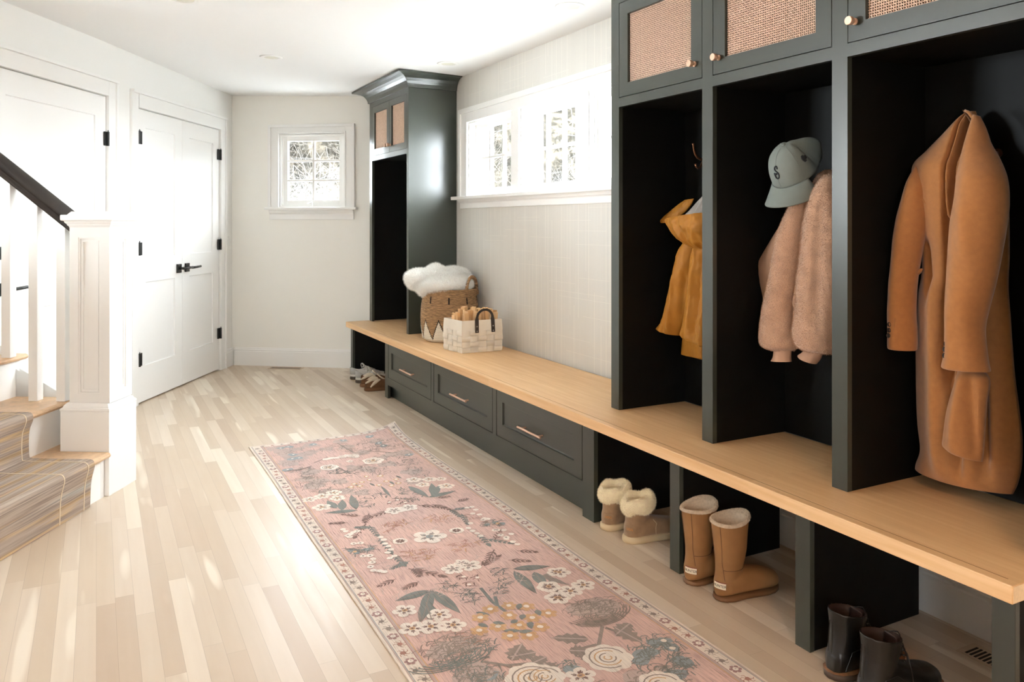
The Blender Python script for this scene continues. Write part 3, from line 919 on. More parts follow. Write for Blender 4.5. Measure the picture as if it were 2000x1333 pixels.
# handrail and balusters ----------------------------------------------------
SL = 0.765
rl = thing('stair_railing', 'dark stained handrail on square white balusters beside the newel post', 'stair railing', D(-1.66, 0.0, RS * 3))
hv0, hz0 = 0.640, 1.256                 # centre of the rail where it meets the newel
bm = nb()
prof = [(-0.028, -0.045), (0.028, -0.045), (0.029, -0.036), (0.026, -0.028)] + [(0.035 * math.cos(a) * (1 if abs(math.cos(a)) < .99 else 1), 0.004 + 0.034 * math.sin(a)) for a in [R(-50) + R(280) * k / 20 for k in range(21)]] + [(-0.026, -0.028), (-0.029, -0.036)]
rings = []
for i in range(2):
    v = hv0 - i * 1.75
    zc = hz0 + (hv0 - v) * SL
    rings.append([D(-1.66 + a, v, zc + b * 1.22) for a, b in prof])
loft(bm, rings)
o = link('handrail', bm, M['rail'], rl, smooth=True); o['label'] = 'dark stained wooden handrail'
k = 0
for v in (0.545, 0.405, 0.268, 0.118, -0.02, -0.169, -0.307, -0.456, -0.594):
    zt = RS * (2 + sum(1 for q in (0.268 + 0.01, -0.02 + 0.01, -0.307 + .01, -0.594 + .01) if v < q))
    zb = hz0 + (hv0 - v) * SL - 0.045
    bm = nb()
    q = 0.0225
    vs = []
    for s_, v_ in ((-q, -q), (q, -q), (q, q), (-q, q)):
        vs.append((D(-1.66 + s_, v + v_, zt + 0.0005), D(-1.66 + s_, v + v_, hz0 + (hv0 - v - v_) * SL - 0.054)))
    loft(bm, [[a for a, b in vs], [b for a, b in vs]])
    link('baluster', bm, M['white_paint'], rl, bevel=0.0015)

# ------------------------------------------------------------------ shoes
def lerp_tab(tab, x):
    for a, b in zip(tab, tab[1:]):
        if x <= b[0]:
            t = (x - a[0]) / (b[0] - a[0]); t = t * t * (3 - 2 * t) if False else t
            return [p + (q - p) * t for p, q in zip(a, b)]
    return list(tab[-1])

def smooth_mods(o, voxel=None, sub=0, it=0):
    if voxel:
        m = o.modifiers.new('remesh', 'REMESH'); m.mode = 'VOXEL'; m.voxel_size = voxel; m.use_smooth_shade = True
    if it:
        m = o.modifiers.new('smooth', 'SMOOTH'); m.iterations = it; m.factor = 0.6
    if sub:
        m = o.modifiers.new('sub', 'SUBSURF'); m.levels = sub; m.render_levels = sub
    return o

def outline(L, w_heel, w_waist, w_ball, n=44, toe=1.0):
    """sole outline, heel at x=0, toe at x=L"""
    tab = [(0.0, 0.0), (0.006, w_heel * 0.45), (0.02, w_heel * 0.8), (0.05, w_heel), (0.10, w_waist), (0.15, (w_waist + w_ball) / 2), (0.19, w_ball), (0.22, w_ball * 0.95), (0.245, w_ball * 0.75), (0.262, w_ball * 0.42), (0.27, 0.0)]
    k = L / 0.27
    up = [(a * k, b) for a, b in tab]
    return up + [(a, -b) for a, b in up[-2:0:-1]]

def sole(L, wh, ww, wb, z0, z1, grow=0.0, seed=0, wav=0.0, curl=0.0):
    bm = nb()
    o = outline(L, wh, ww, wb)
    rings = []
    for z, g in ((z0, -0.004), (z0 + 0.003, 0.0), ((z0 + z1) / 2, 0.001), (z1 - 0.003, 0.0), (z1, -0.004)):
        rg = []
        for x, y in o:
            cx = L * 0.5
            sx = 1 + (g + grow) / (L / 2); sy = 1 + (g + grow) / wb
            rg.append((cx + (x - cx) * sx, y * sy, z + curl * max(0, x / L - 0.75) ** 2))
        rings.append(rg)
    loft(bm, rings)
    return bm

def boot_solid(foot, shaft, wall=0.008, floor_z=0.035, n=28, flop=None):
    """foot: [(x, halfwidth, height)], shaft: [(cx, rx, ry, z)] up to the rim, hollow from the top"""
    bm = nb()
    rings = []
    for x, w, h in foot:
        rg = []
        for k in range(n):
            a = 2 * PI * k / n
            c, s = math.cos(a), math.sin(a)
            y = w * (abs(c) ** 0.75) * (1 if c > 0 else -1)
            z = (h * 0.5) + (h * 0.5 - 0.001) * (abs(s) ** (0.75 if s < 0 else 0.95)) * (1 if s > 0 else -1) + 0.012
            rg.append((x, y, z))
        rings.append(rg)
    loft(bm, rings)
    def ring(cx, rx, ry, z):
        out = []
        for k in range(n):
            a = 2 * PI * k / n
            dz = flop(a, z) if flop else 0
            out.append((cx + rx * math.cos(a), ry * math.sin(a), z + dz))
        return out
    up = [ring(*s) for s in shaft]
    top = shaft[-1]
    dn = [ring(s[0], s[1] - wall, s[2] - wall, s[3]) for s in reversed(shaft) if s[3] > floor_z + 0.02]
    dn.append(ring(shaft[0][0], 0.02, 0.02, floor_z + 0.015))
    loft(bm, up + dn)
    return bm

suede = simple('tan_suede', (152, 122, 92), 0.85, var=0.12, vscale=30, bump=0.2, bscale=300, sheen=0.3)
cream_fur = simple('cream_shearling', (252, 238, 208), 0.95, var=0.08, vscale=60, sheen=0.5)
foam = simple('cream_foam_sole', (205, 184, 150), 0.7, bump=0.2, bscale=200)
rubber = simple('tan_rubber', (148, 108, 68), 0.5, var=0.12, vscale=12, spec=0.3)
rubber_low = simple('brown_rubber_sole', (112, 78, 48), 0.55, var=0.1, vscale=15)
pile = simple('grey_beige_pile', (205, 188, 166), 0.95, var=0.1, vscale=120, bump=0.5, bscale=500)
seam_m = simple('seam_brown', (112, 78, 50), 0.7)
blk = simple('black_leather', (20, 19, 17), 0.34, var=0.2, vscale=12, spec=0.6, bump=0.1, bscale=200)
blk_in = simple('dark_brown_lining', (40, 20, 12), 0.6)
welt = simple('tan_stitched_welt', (124, 86, 56), 0.6, var=0.2, vscale=150)
blk_sole = simple('grey_brown_sole', (78, 62, 50), 0.6)
lab_w = simple('white_label', (232, 222, 200), 0.5)
red_b = simple('dark_red_border', (128, 52, 40), 0.6)
lab_t = simple('dark_lettering', (40, 34, 30), 0.6)
orange_t = simple('orange_lettering', (205, 132, 52), 0.6)

def lettering(text, size, mat, parent, loc, rot, name='lettering', extr=0.0004, sx=1.0):
    cu = bpy.data.curves.new('t', 'FONT'); cu.body = text; cu.size = size; cu.extrude = extr; cu.align_x = 'CENTER'; cu.align_y = 'CENTER'; cu.resolution_u = 3
    tmp = bpy.data.objects.new('t', cu); COL.objects.link(tmp)
    dg = bpy.context.evaluated_depsgraph_get(); dg.update()
    me = bpy.data.meshes.new_from_object(tmp.evaluated_get(dg))
    bpy.data.objects.remove(tmp); bpy.data.curves.remove(cu)
    me.materials.clear(); me.materials.append(mat)
    o = bpy.data.objects.new(name, me); COL.objects.link(o)
    o.parent = parent; o.location = loc; o.rotation_euler = rot; o.scale = (sx, 1, 1)
    return o

def fur_boot(loc, rz, label, seed):
    t = thing('fur_boot', label, 'boot', loc, 'shearling ankle boots', world_coords=False, rotz=rz)
    foot = [(0.004, 0.012, 0.05), (0.012, 0.028, 0.075), (0.035, 0.040, 0.085), (0.07, 0.043, 0.095), (0.11, 0.044, 0.088), (0.15, 0.047, 0.074), (0.19, 0.051, 0.064), (0.225, 0.049, 0.056), (0.25, 0.038, 0.048), (0.264, 0.02, 0.036), (0.268, 0.006, 0.024)]
    shaft = [(0.052, 0.044, 0.038, 0.03), (0.053, 0.047, 0.040, 0.06), (0.058, 0.050, 0.043, 0.10), (0.062, 0.054, 0.048, 0.14), (0.064, 0.056, 0.050, 0.165)]
    o = link('upper', boot_solid(foot, shaft), suede, t)
    smooth_mods(o, 0.0035, it=6)
    link('sole', sole(0.272, 0.040, 0.040, 0.050, 0.0, 0.026, grow=0.006, curl=0.05), foam, t, smooth=True)
    bm = nb()
    rr = random.Random(seed)
    rings = []
    for i in range(37):
        a = 2 * PI * i / 36
        wob = 0.004 * math.sin(3 * a + seed) + 0.003 * math.sin(5 * a)
        c = Vector((0.062 + (0.054) * math.cos(a), (0.048) * math.sin(a), 0.150 + 0.010 * math.cos(a) + wob))
        out = Vector((math.cos(a), math.sin(a), 0)).normalized()
        rg = []
        for k in range(14):
            b = 2 * PI * k / 14
            rg.append(c + out * (0.017 * math.cos(b)) + Vector((0, 0, 1)) * (0.033 * math.sin(b)) * (0.9 if abs(a - PI) > 0.15 else 0.8))
        rings.append(rg)
    loft(bm, rings, cap=False)
    fur(bm, 12000, 0.0075, 0.0010, seed=seed, jitter=0.75, droop=0.1)
    c = link('fur_cuff', bm, cream_fur, t, smooth=False, recalc=False); c['label'] = 'cream shearling cuff'
    # heel patch
    bm = nb()
    pts = []
    for i in range(7):
        a = PI + 1.05 - i * 0.16
        pts.append((0.052 + 0.052 * math.cos(a), 0.046 * math.sin(a)))
    lo = [bm.verts.new((x, y, 0.045)) for x, y in pts]; hi = [bm.verts.new((x + 0.001, y, 0.073)) for x, y in pts]
    for k in range(6): bm.faces.new((lo[k], lo[k + 1], hi[k + 1], hi[k]))
    p = link('heel_patch', bm, seam_m if False else suede, t)
    m = p.modifiers.new('s', 'SOLIDIFY'); m.thickness = 0.002; m.offset = 0
    ug = lettering('UGG', 0.013, orange_t, p, (0, 0, 0), (0, 0, 0), extr=0.0004)
    for v in ug.data.vertices:
        a = PI + 0.55 + v.co.x / 0.050; r1 = 0.0545 + v.co.z
        v.co = Vector((0.052 + r1 * math.cos(a), (r1 - 0.006) * math.sin(a), 0.059 + v.co.y))
    # side seam
    bm = nb()
    for sgn in (-1,):
        tube(bm, [(0.118, sgn * 0.0455, 0.030), (0.116, sgn * 0.0465, 0.055), (0.121, sgn * 0.0445, 0.072), (0.105, sgn * 0.043, 0.090)], 0.0012, 6)
    link('side_seam', bm, foam, t)
    return t
fur_boot((1.868, 2.748, 0), R(6), 'tan ankle boot with cream fur cuff, the one closer to the drawers', 3)
fur_boot((1.873, 2.602, 0), R(-3), 'tan ankle boot with cream fur cuff, the one nearer the camera', 8)

def tall_boot(loc, rz, label, seed):
    t = thing('tall_boot', label, 'boot', loc, 'tall tan boots', world_coords=False, rotz=rz)
    foot = [(0.004, 0.014, 0.05), (0.014, 0.030, 0.075), (0.035, 0.041, 0.085), (0.07, 0.044, 0.090), (0.11, 0.045, 0.088), (0.15, 0.048, 0.078), (0.19, 0.052, 0.068), (0.22, 0.049, 0.060), (0.243, 0.038, 0.052), (0.257, 0.02, 0.04), (0.261, 0.006, 0.026)]
    shaft = [(0.052, 0.046, 0.040, 0.03), (0.052, 0.048, 0.040, 0.06), (0.056, 0.048, 0.041, 0.10), (0.060, 0.053, 0.045, 0.13), (0.062, 0.058, 0.050, 0.17), (0.060, 0.062, 0.055, 0.22), (0.060, 0.068, 0.059, 0.268)]
    fl = lambda a, z: (0.010 * math.cos(a) * (1 if seed == 1 else 1.0) * max(0, (z - 0.2) / 0.07)) + 0.004 * math.sin(2 * a + seed) * max(0, (z - .2) / .07)
    o = link('upper', boot_solid(foot, shaft, wall=0.006, flop=fl), rubber, t)
    smooth_mods(o, 0.0033, it=5)
    b = link('sole', sole(0.262, 0.042, 0.040, 0.051, 0.0, 0.015, grow=0.002, curl=0.06), rubber_low, t, smooth=True); b['label'] = 'darker brown rubber sole'
    # pile lining with a fuzzy rim
    bm = nb(); rings = []
    n = 36
    for z, q in ((0.10, 0.012), (0.16, 0.010), (0.22, 0.009), (0.262, 0.009), (0.272, 0.007), (0.275, 0.002), (0.272, -0.002), (0.264, -0.0035)):
        s = lerp_tab([(a[3], a[0], a[1], a[2]) for a in shaft] + [(0.30, 0.060, 0.071, 0.062)], min(z, 0.268))
        rings.append([(s[1] + (s[2] - q) * math.cos(2 * PI * k / n), (s[3] - q) * math.sin(2 * PI * k / n), z + fl(2 * PI * k / n, z)) for k in range(n)])
    loft(bm, rings, cap=False)
    bm.faces.ensure_lookup_table()
    fur(bm, 3800, 0.0032, 0.0012, seed=seed, jitter=0.8, droop=-0.2, keep=lambda f: f.calc_center_median().z > 0.255)
    l = link('lining', bm, pile, t, recalc=False); l['label'] = 'fuzzy beige pile lining'
    # back strap, seams
    bm = nb()
    prof = [(0.264, -0.0045), (0.22, -0.003), (0.17, -0.001), (0.13, 0.0025), (0.10, 0.005), (0.075, 0.003), (0.05, 0.001)]
    for sgn in (-1, 1):
        pts = []
        for z, dx in prof:
            s = lerp_tab([(a[3], a[0], a[1], a[2]) for a in shaft], z)
            a = PI + sgn * (0.42 if z > 0.12 else 0.42 + (0.12 - z) * 6)
            pts.append((s[1] + (s[2] + 0.0003) * math.cos(a), (s[3] + 0.0003) * math.sin(a), z + fl(a, z)))
        tube(bm, pts, 0.0011, 6)
    pts = []
    for i in range(13):
        a = PI + 0.55 - 0 + i * 0.17
        s = lerp_tab([(b_[3], b_[0], b_[1], b_[2]) for b_ in shaft], 0.105)
        pts.append((s[1] + (s[2] + 0.0008) * math.cos(a), (s[3] + 0.0008) * math.sin(a), 0.105))
    tube(bm, pts, 0.0010, 6)
    link('seam', bm, seam_m, t)
    # heel label
    bm = nb()
    pts = [(0.053 + 0.0535 * math.cos(a), 0.0475 * math.sin(a)) for a in [PI - 0.10 + i * 0.15 for i in range(7)]]
    lo = [bm.verts.new((x - 0.001, y, 0.044)) for x, y in pts]; hi = [bm.verts.new((x, y, 0.064)) for x, y in pts]
    for k in range(6): bm.faces.new((lo[k], lo[k + 1], hi[k + 1], hi[k]))
    bq = nb()
    lo = [bq.verts.new((x - 0.0003, y * 1.0, 0.0425)) for x, y in pts]; hi = [bq.verts.new((x + 0.0007, y, 0.0655)) for x, y in pts]
    for k in range(6): bq.faces.new((lo[k], lo[k + 1], hi[k + 1], hi[k]))
    ql = link('label_border', bq, red_b, t); mq = ql.modifiers.new('s', 'SOLIDIFY'); mq.thickness = 0.0026; mq.offset = 0
    p = link('heel_label', bm, lab_w, t); m = p.modifiers.new('s', 'SOLIDIFY'); m.thickness = 0.003; m.offset = 0
    lt = lettering('HUNTER', 0.0125, lab_t, p, (0, 0, 0), (0, 0, 0), extr=0.0002)
    # wrap the word round the heel
    for v in lt.data.vertices:
        a = PI + 0.35 + v.co.x / 0.052 * 1.0
        r1 = 0.0560 + v.co.z
        v.co = Vector((0.053 + r1 * math.cos(a), (r1 - 0.006) * math.sin(a), 0.054 + v.co.y))
    return t
tall_boot((1.848, 2.198, 0), R(4), 'tall tan boot with pile lining standing next to the green upright panel', 1)
tall_boot((1.860, 2.062, 0), R(-3), 'tall tan boot with pile lining, the one nearer the camera', 2)

def black_boot(loc, rz, label, seed):
    t = thing('black_boot', label, 'boot', loc, 'black leather ankle boots', world_coords=False, rotz=rz)
    foot = [(0.004, 0.014, 0.05), (0.014, 0.029, 0.07), (0.035, 0.038, 0.082), (0.07, 0.040, 0.094), (0.11, 0.041, 0.092), (0.15, 0.044, 0.076), (0.19, 0.049, 0.064), (0.225, 0.047, 0.058), (0.25, 0.037, 0.052), (0.266, 0.02, 0.04), (0.27, 0.006, 0.028)]
    shaft = [(0.050, 0.042, 0.036, 0.03), (0.050, 0.045, 0.037, 0.06), (0.058, 0.047, 0.038, 0.09), (0.068, 0.052, 0.040, 0.12), (0.070, 0.056, 0.043, 0.15), (0.070, 0.060, 0.047, 0.178)]
    fl = lambda a, z: -0.010 * math.cos(a) * max(0, (z - 0.12) / 0.06)
    o = link('upper', boot_solid(foot, shaft, wall=0.004, flop=fl), blk, t); smooth_mods(o, 0.003, it=5)
    link('sole', sole(0.274, 0.039, 0.038, 0.049, 0.0, 0.018, grow=0.005, curl=0.05), blk_sole, t, smooth=True)
    l = link('welt', sole(0.274, 0.039, 0.038, 0.049, 0.018, 0.023, grow=0.006, curl=0.05), welt, t, smooth=True); l['label'] = 'tan stitched welt'
    bm = nb(); rings = []; n = 30
    for z, q in ((0.07, 0.008), (0.12, 0.0062), (0.16, 0.0058), (0.176, 0.0055), (0.1775, 0.003)):
        s = lerp_tab([(a[3], a[0], a[1], a[2]) for a in shaft], z)
        rings.append([(s[1] + (s[2] - q) * math.cos(2 * PI * k / n), (s[3] - q) * math.sin(2 * PI * k / n), z + fl(2 * PI * k / n, z)) for k in range(n)])
    loft(bm, rings, cap=False); link('lining', bm, blk_in, t, smooth=True)
    # tongue and laces at the front
    bm = nb()
    rings = []
    for x, z, w in ((0.100, 0.14, 0.018), (0.104, 0.155, 0.021), (0.104, 0.168, 0.022), (0.098, 0.176, 0.014)):
        rings.append([(x + 0.004 * math.cos(b), w * math.sin(b), z + 0.001) for b in [2 * PI * k / 16 for k in range(16)]])
    loft(bm, rings); link('tongue', bm, blk_in, t, smooth=True)
    bm = nb()
    for i in range(6):
        z = 0.165 - i * 0.014; x = 0.130 - 0.0 + i * 0.006
        tube(bm, [(x - 0.016, -0.024, z), (x - 0.004, -0.010, z + 0.006), (x, 0.0, z + 0.008), (x - 0.004, 0.010, z + 0.006), (x - 0.016, 0.024, z)], 0.0017, 6)
    tube(bm, [(0.125, -0.012, 0.150), (0.120, -0.040, 0.135), (0.122, -0.052, 0.100), (0.126, -0.055, 0.060)], 0.0016, 6)
    link('laces', bm, blk, t, smooth=True)
    bm = nb()
    for i in range(4):
        z = 0.158 - i * 0.016; x = 0.113 + i * 0.003
        for s in (-1, 1):
            b2 = nb(); bmesh.ops.create_uvsphere(b2, u_segments=10, v_segments=6, radius=0.0034, matrix=Matrix.Translation((x, s * 0.029, z)))
            link('eyelet', b2, M['black'], t, smooth=True)
    bm.free()
    # heel counter seam and back loop
    bm = nb()
    tube(bm, [(0.003, 0.006, 0.075), (0.006, 0.006, 0.12), (0.008, 0.005, 0.16)], 0.0016, 6); tube(bm, [(0.003, -0.006, 0.075), (0.006, -0.006, 0.12), (0.008, -0.005, 0.16)], 0.0016, 6)
    tube(bm, [(0.02, -0.041, 0.035), (0.045, -0.0405, 0.080), (0.085, -0.040, 0.085), (0.12, -0.043, 0.06)], 0.0012, 6)
    link('seam', bm, blk, t)
    return t
black_boot((1.822, 1.560, 0), R(-3), 'black leather ankle boot beside the green upright panel, tan welt showing', 1)
black_boot((1.790, 1.430, 0), R(-6), 'black leather ankle boot at the bottom edge, its dark brown lining showing', 2)

def spl(p, n=6):
    out = []
    for i in range(len(p) - 1):
        q = [Vector(p[max(0, i - 1)]), Vector(p[i]), Vector(p[i + 1]), Vector(p[min(len(p) - 1, i + 2)])]
        for k in range(n):
            t = k / n
            out.append(0.5 * ((2 * q[1]) + (q[2] - q[0]) * t + (2 * q[0] - 5 * q[1] + 4 * q[2] - q[3]) * t * t + (3 * q[1] - q[0] - 3 * q[2] + q[3]) * t ** 3))
    return out + [Vector(p[-1])]

# low shoes -------------------------------------------------------------------
def low_shoe(name, loc, rz, label, group, upper_m, sole_m, heel_m, lace_m, kind):
    t = thing(name, label, 'shoe', loc, group, world_coords=False, rotz=rz)
    tab = [(0.002, 0.012, 0.080, 0.075), (0.010, 0.026, 0.092, 0.070), (0.030, 0.034, 0.090, 0.040), (0.055, 0.037, 0.078, 0.034), (0.085, 0.038, 0.074, 0.034), (0.108, 0.038, 0.082, 0.050), (0.122, 0.039, 0.084, 0.084),
           (0.145, 0.041, 0.078, 0.090), (0.175, 0.045, 0.064, 0.078), (0.205, 0.048, 0.053, 0.066), (0.235, 0.044, 0.047, 0.057), (0.256, 0.032, 0.042, 0.048), (0.268, 0.016, 0.034, 0.036)]
    bm = nb(); rings = []
    for x, w, rim, mid in tab:
        op = x < 0.115
        iw = w * 0.78
        if op: P_ = [(-w * .92, 0.018), (-w, rim * 0.5), (-w * 0.86, rim * 0.9), (-w * .78, rim), (-w * .66, rim * 0.93), (-iw * .7, mid + 0.004), (0, mid), (iw * .7, mid + 0.004), (w * .66, rim * 0.93), (w * .78, rim), (w * .86, rim * 0.9), (w, rim * .5), (w * .92, 0.018)]
        else: P_ = [(-w * .95, 0.018), (-w, rim * 0.5), (-w * 0.93, rim * 0.78), (-w * .78, rim), (-w * .58, (rim + mid) / 2), (-w * .3, mid * 0.985), (0, mid), (w * .3, mid * 0.985), (w * .58, (rim + mid) / 2), (w * .78, rim), (w * .93, rim * 0.78), (w, rim * .5), (w * .95, 0.018)]
        rings.append([(x, y, z) for y, z in P_])
    rv = [[bm.verts.new(p) for p in rg] for rg in rings]
    stitch(bm, rv, True)
    o = link('upper', bm, upper_m, t, smooth=True); smooth_mods(o, sub=2)
    link('sole', sole(0.276, 0.036, 0.036, 0.048, 0.0, 0.026, grow=0.005, curl=0.06), sole_m, t, smooth=True)
    if kind == 'sneaker':
        l = link('midsole_band', sole(0.276, 0.036, 0.036, 0.048, 0.024, 0.045, grow=0.004, curl=0.03), upper_m, t, smooth=True)
        # grey heel tab and side overlay
        bm = nb()
        rr_ = []
        for x, w, zt in ((-0.002, 0.010, 0.096), (0.006, 0.026, 0.098), (0.028, 0.0365, 0.088), (0.050, 0.039, 0.066)):
            rr_.append([(x, s * w, z) for s, z in ((-1, 0.045), (-1.0, 0.07), (-0.9, zt), (0.9, zt), (1.0, 0.07), (1, 0.045))])
        rv = [[bm.verts.new(p) for p in rg] for rg in rr_]
        for a, b in zip(rv, rv[1:]):
            for k in (0, 1, 3, 4): bm.faces.new((a[k], a[k + 1], b[k + 1], b[k]))
        bm.faces.new(rv[0])
        h = link('heel_tab', bm, heel_m, t, smooth=True); m = h.modifiers.new('s', 'SOLIDIFY'); m.thickness = 0.003; m.offset = 0
    # tongue
    bm = nb(); rings = []
    for x, z, w in ((0.150, 0.080, 0.020), (0.130, 0.092, 0.022), (0.112, 0.106, 0.024), (0.100, 0.118, 0.024), (0.094, 0.124, 0.016)):
        rings.append([(x + 0.004 * math.sin(b), w * math.cos(b), z + 0.004 * math.sin(b)) for b in [2 * PI * k / 14 for k in range(14)]])
    loft(bm, rings); link('tongue', bm, lace_m if kind != 'sneaker' else upper_m, t, smooth=True)
    if kind != 'sneaker': return t
    bm = nb()
    rr = random.Random(len(label))
    for i in range(6):
        x = 0.118 + i * 0.014; z = 0.102 - i * 0.006
        for s in (-1, 1):
            tube(bm, [(x, s * 0.026, z - 0.010), (x + 0.004, s * 0.010, z), (x + 0.012, -s * 0.012, z - 0.001), (x + 0.014, -s * 0.028, z - 0.014)], 0.0023, 6)
    # loose bow
    for s in (-1, 1):
        tube(bm, spl([(0.112, 0, 0.112), (0.100, s * 0.020, 0.122), (0.095, s * 0.040, 0.110), (0.105, s * 0.050, 0.080), (0.112, s * 0.035, 0.098), (0.114, 0, 0.110)]), 0.0032, 6)
        tube(bm, spl([(0.114, 0, 0.110), (0.120, s * 0.035, 0.095), (0.128, s * 0.054, 0.060), (0.132, s * 0.060, 0.035)]), 0.0030, 6)
    link('laces', bm, lace_m, t, smooth=True)
    return t
sn_u = simple('pale_grey_leather', (206, 204, 198), 0.6, var=0.06, vscale=30)
sn_h = simple('grey_mesh', (176, 176, 172), 0.8, var=0.08, vscale=160)
sn_s = simple('dark_gum_sole', (70, 58, 46), 0.6)
lace = simple('off_white_laces', (205, 200, 188), 0.85, var=0.1, vscale=150)
low_shoe('sneaker', (1.838, 6.345, 0), R(-3), 'pale grey sneaker closest to the far wall, partly behind its mate', 'pale grey sneakers', sn_u, sn_s, sn_h, lace, 'sneaker')
low_shoe('sneaker', (1.836, 6.185, 0), R(-6), 'pale grey sneaker with loose laces beside the brown moccasins', 'pale grey sneakers', sn_u, sn_s, sn_h, lace, 'sneaker')
br = simple('brown_suede', (104, 70, 40), 0.85, var=0.15, vscale=30, bump=0.2)
cr = simple('cream_shearling_tassel', (214, 200, 178), 0.95, var=0.1, vscale=80)
def moccasin(loc, rz, label, seed):
    t = low_shoe('moccasin', loc, rz, label, 'brown moccasins', br, br, br, cr, 'moc')
    bm = nb()
    for i, (x0, y0, z0, x1, y1, z1) in enumerate(((0.10, -0.01, 0.088, 0.0, -0.030, 0.062), (0.10, 0.02, 0.090, 0.01, 0.018, 0.070), (0.11, -0.03, 0.085, 0.035, -0.052, 0.035))):
        a, b = Vector((x0, y0, z0)), Vector((x1, y1, z1)); pts = []; rs = []
        for k in range(9):
            q = k / 8; p = a.lerp(b, q); p.z += 0.008 * math.sin(PI * q); pts.append(p); rs.append(0.006 + 0.006 * math.sin(PI * min(1, q * 1.1)) if k < 8 else 0.004)
        tube(bm, pts, rs, 8)
    fur(bm, 2600, 0.003, 0.0009, seed=seed, jitter=0.8)
    link('shearling_lining', bm, cr, t, recalc=False)['label'] = 'cream shearling flaps drooping over the heel'
moccasin((1.822, 6.020, 0), R(-10), 'brown moccasin with cream shearling, behind its mate and next to the sneakers', 4)
moccasin((1.808, 5.862, 0), R(-8), 'brown moccasin with cream shearling beside the drawer cabinet foot', 6)

# ------------------------------------------------------------------ wicker basket with sheepskin
sea = simple('seagrass', (158, 124, 88), 0.85, var=0.6, vscale=7, stretch=(4, 4, 50), bump=0.5, bscale=40, bdist=0.004)
sea_w = simple('white_woven_fibre', (222, 214, 198), 0.9, var=0.06, vscale=30, stretch=(4, 4, 80), bump=0.4, bscale=60)
sea_b = simple('black_woven_fibre', (36, 28, 22), 0.9, var=0.1, vscale=60)
BC = Vector((2.222, 5.195, BZ1 + 0.0005))
wb = thing('wicker_basket', 'large round brown wicker basket with white zigzag base on the bench', 'basket', tuple(BC))
bm = nb()
NA, NZ = 220, 132; H = 0.362
def brad(t): return 0.186 + 0.018 * math.sin(PI * min(1, t * 1.15)) * (1 - 0.2 * t) - 0.02 * max(0, 0.05 - t) / 0.05 + 0.006 * t
rings = []
for j in range(NZ + 1):
    t = j / NZ; r = brad(t) + 0.0022 * math.cos(2 * PI * t * 33)
    rings.append([bm.verts.new((BC.x + (r + 0.0012 * math.sin(a * 60 + j * 0.9)) * math.cos(a), BC.y + (r + 0.0012 * math.sin(a * 60 + j * 0.9)) * math.sin(a), BC.z + t * H + (0.005 * math.sin(a * 2 + 1) * t))) for a in [2 * PI * k / NA for k in range(NA)]])
ca = math.atan2(-BC.y, -BC.x)            # bearing of the viewer side, only used to start the zigzag
for j in range(NZ):
    t = (j + 0.5) / NZ
    for k in range(NA):
        a = 2 * PI * (k + 0.5) / NA
        q = ((a - ca) * 11 / (2 * PI) + 0.16) % 1.0
        zz = 0.07 + 0.36 * (1 - abs(q * 2 - 1))
        mi = 0
        if t < zz - 0.03: mi = 1
        elif t < zz + 0.012: mi = 2
        if abs(t - 0.80) < 0.065:
            d = (((a - ca) * 9 / (2 * PI) + 0.55) % 1.0) - 0.5
            if abs(d) < 0.045: mi = 2
        if t < 0.008: mi = 0
        bm.faces.new((rings[j][k], rings[j][(k + 1) % NA], rings[j + 1][(k + 1) % NA], rings[j + 1][k])).material_index = mi
# rolled rim, inner wall, bottom
inn = []
for r, z in ((brad(1) - 0.006, H + 0.004), (brad(1) - 0.012, H), (0.185, 0.2), (0.175, 0.012)):
    inn.append([bm.verts.new((BC.x + r * math.cos(2 * PI * k / NA), BC.y + r * math.sin(2 * PI * k / NA), BC.z + z)) for k in range(NA)])
stitch(bm, [rings[-1]] + inn, cap=False); bm.faces.new(inn[-1]); bm.faces.new(rings[0])
link('woven_body', bm, [sea, sea_w, sea_b], wb, smooth=True)
def rim_pt(th, r=0.0, z=0.0):      # th measured from the viewer side towards the wall side
    a = ca + th; q = brad(1) + r
    return Vector((BC.x + q * math.cos(a), BC.y + q * math.sin(a), BC.z + H + z))
for th0, th1 in ((R(38), R(92)), (R(218), R(272))):
    bm = nb()
    A_, B_ = rim_pt(th0, -0.002, -0.03), rim_pt(th1, -0.002, -0.03)
    mid = (A_ + B_) / 2; e1 = (B_ - A_) / 2; up = Vector((0, 0, 1))
    pts = [A_ + Vector((0, 0, 0))]
    for i in range(17):
        a = PI - PI * i / 16; pts.append(mid + e1 * math.cos(a) * (1.0) + up * (0.03 + 0.085 * math.sin(a)))
    pts.append(B_)
    for s in range(2):
        pp = []; rs = []
        fine = []
        for p, q in zip(pts, pts[1:]):
            for u in range(4): fine.append(p.lerp(q, u / 4))
        for i, p in enumerate(fine):
            a = i * 0.9 + s * PI
            pp.append(p + Vector((math.cos(a), math.sin(a), math.sin(a + 1))) * 0.005); rs.append(0.0085)
        tube(bm, pp, rs, 8)
    for p in (A_, B_):
        for k in range(4):
            tube(bm, [p + Vector((0, 0, 0.008 * k - 0.01)) + Vector((math.cos(q), math.sin(q), 0)) * 0.014 for q in [2 * PI * i / 10 for i in range(11)]], 0.004, 6, cap=False)
    link('rope_handle', bm, sea, wb, smooth=True)

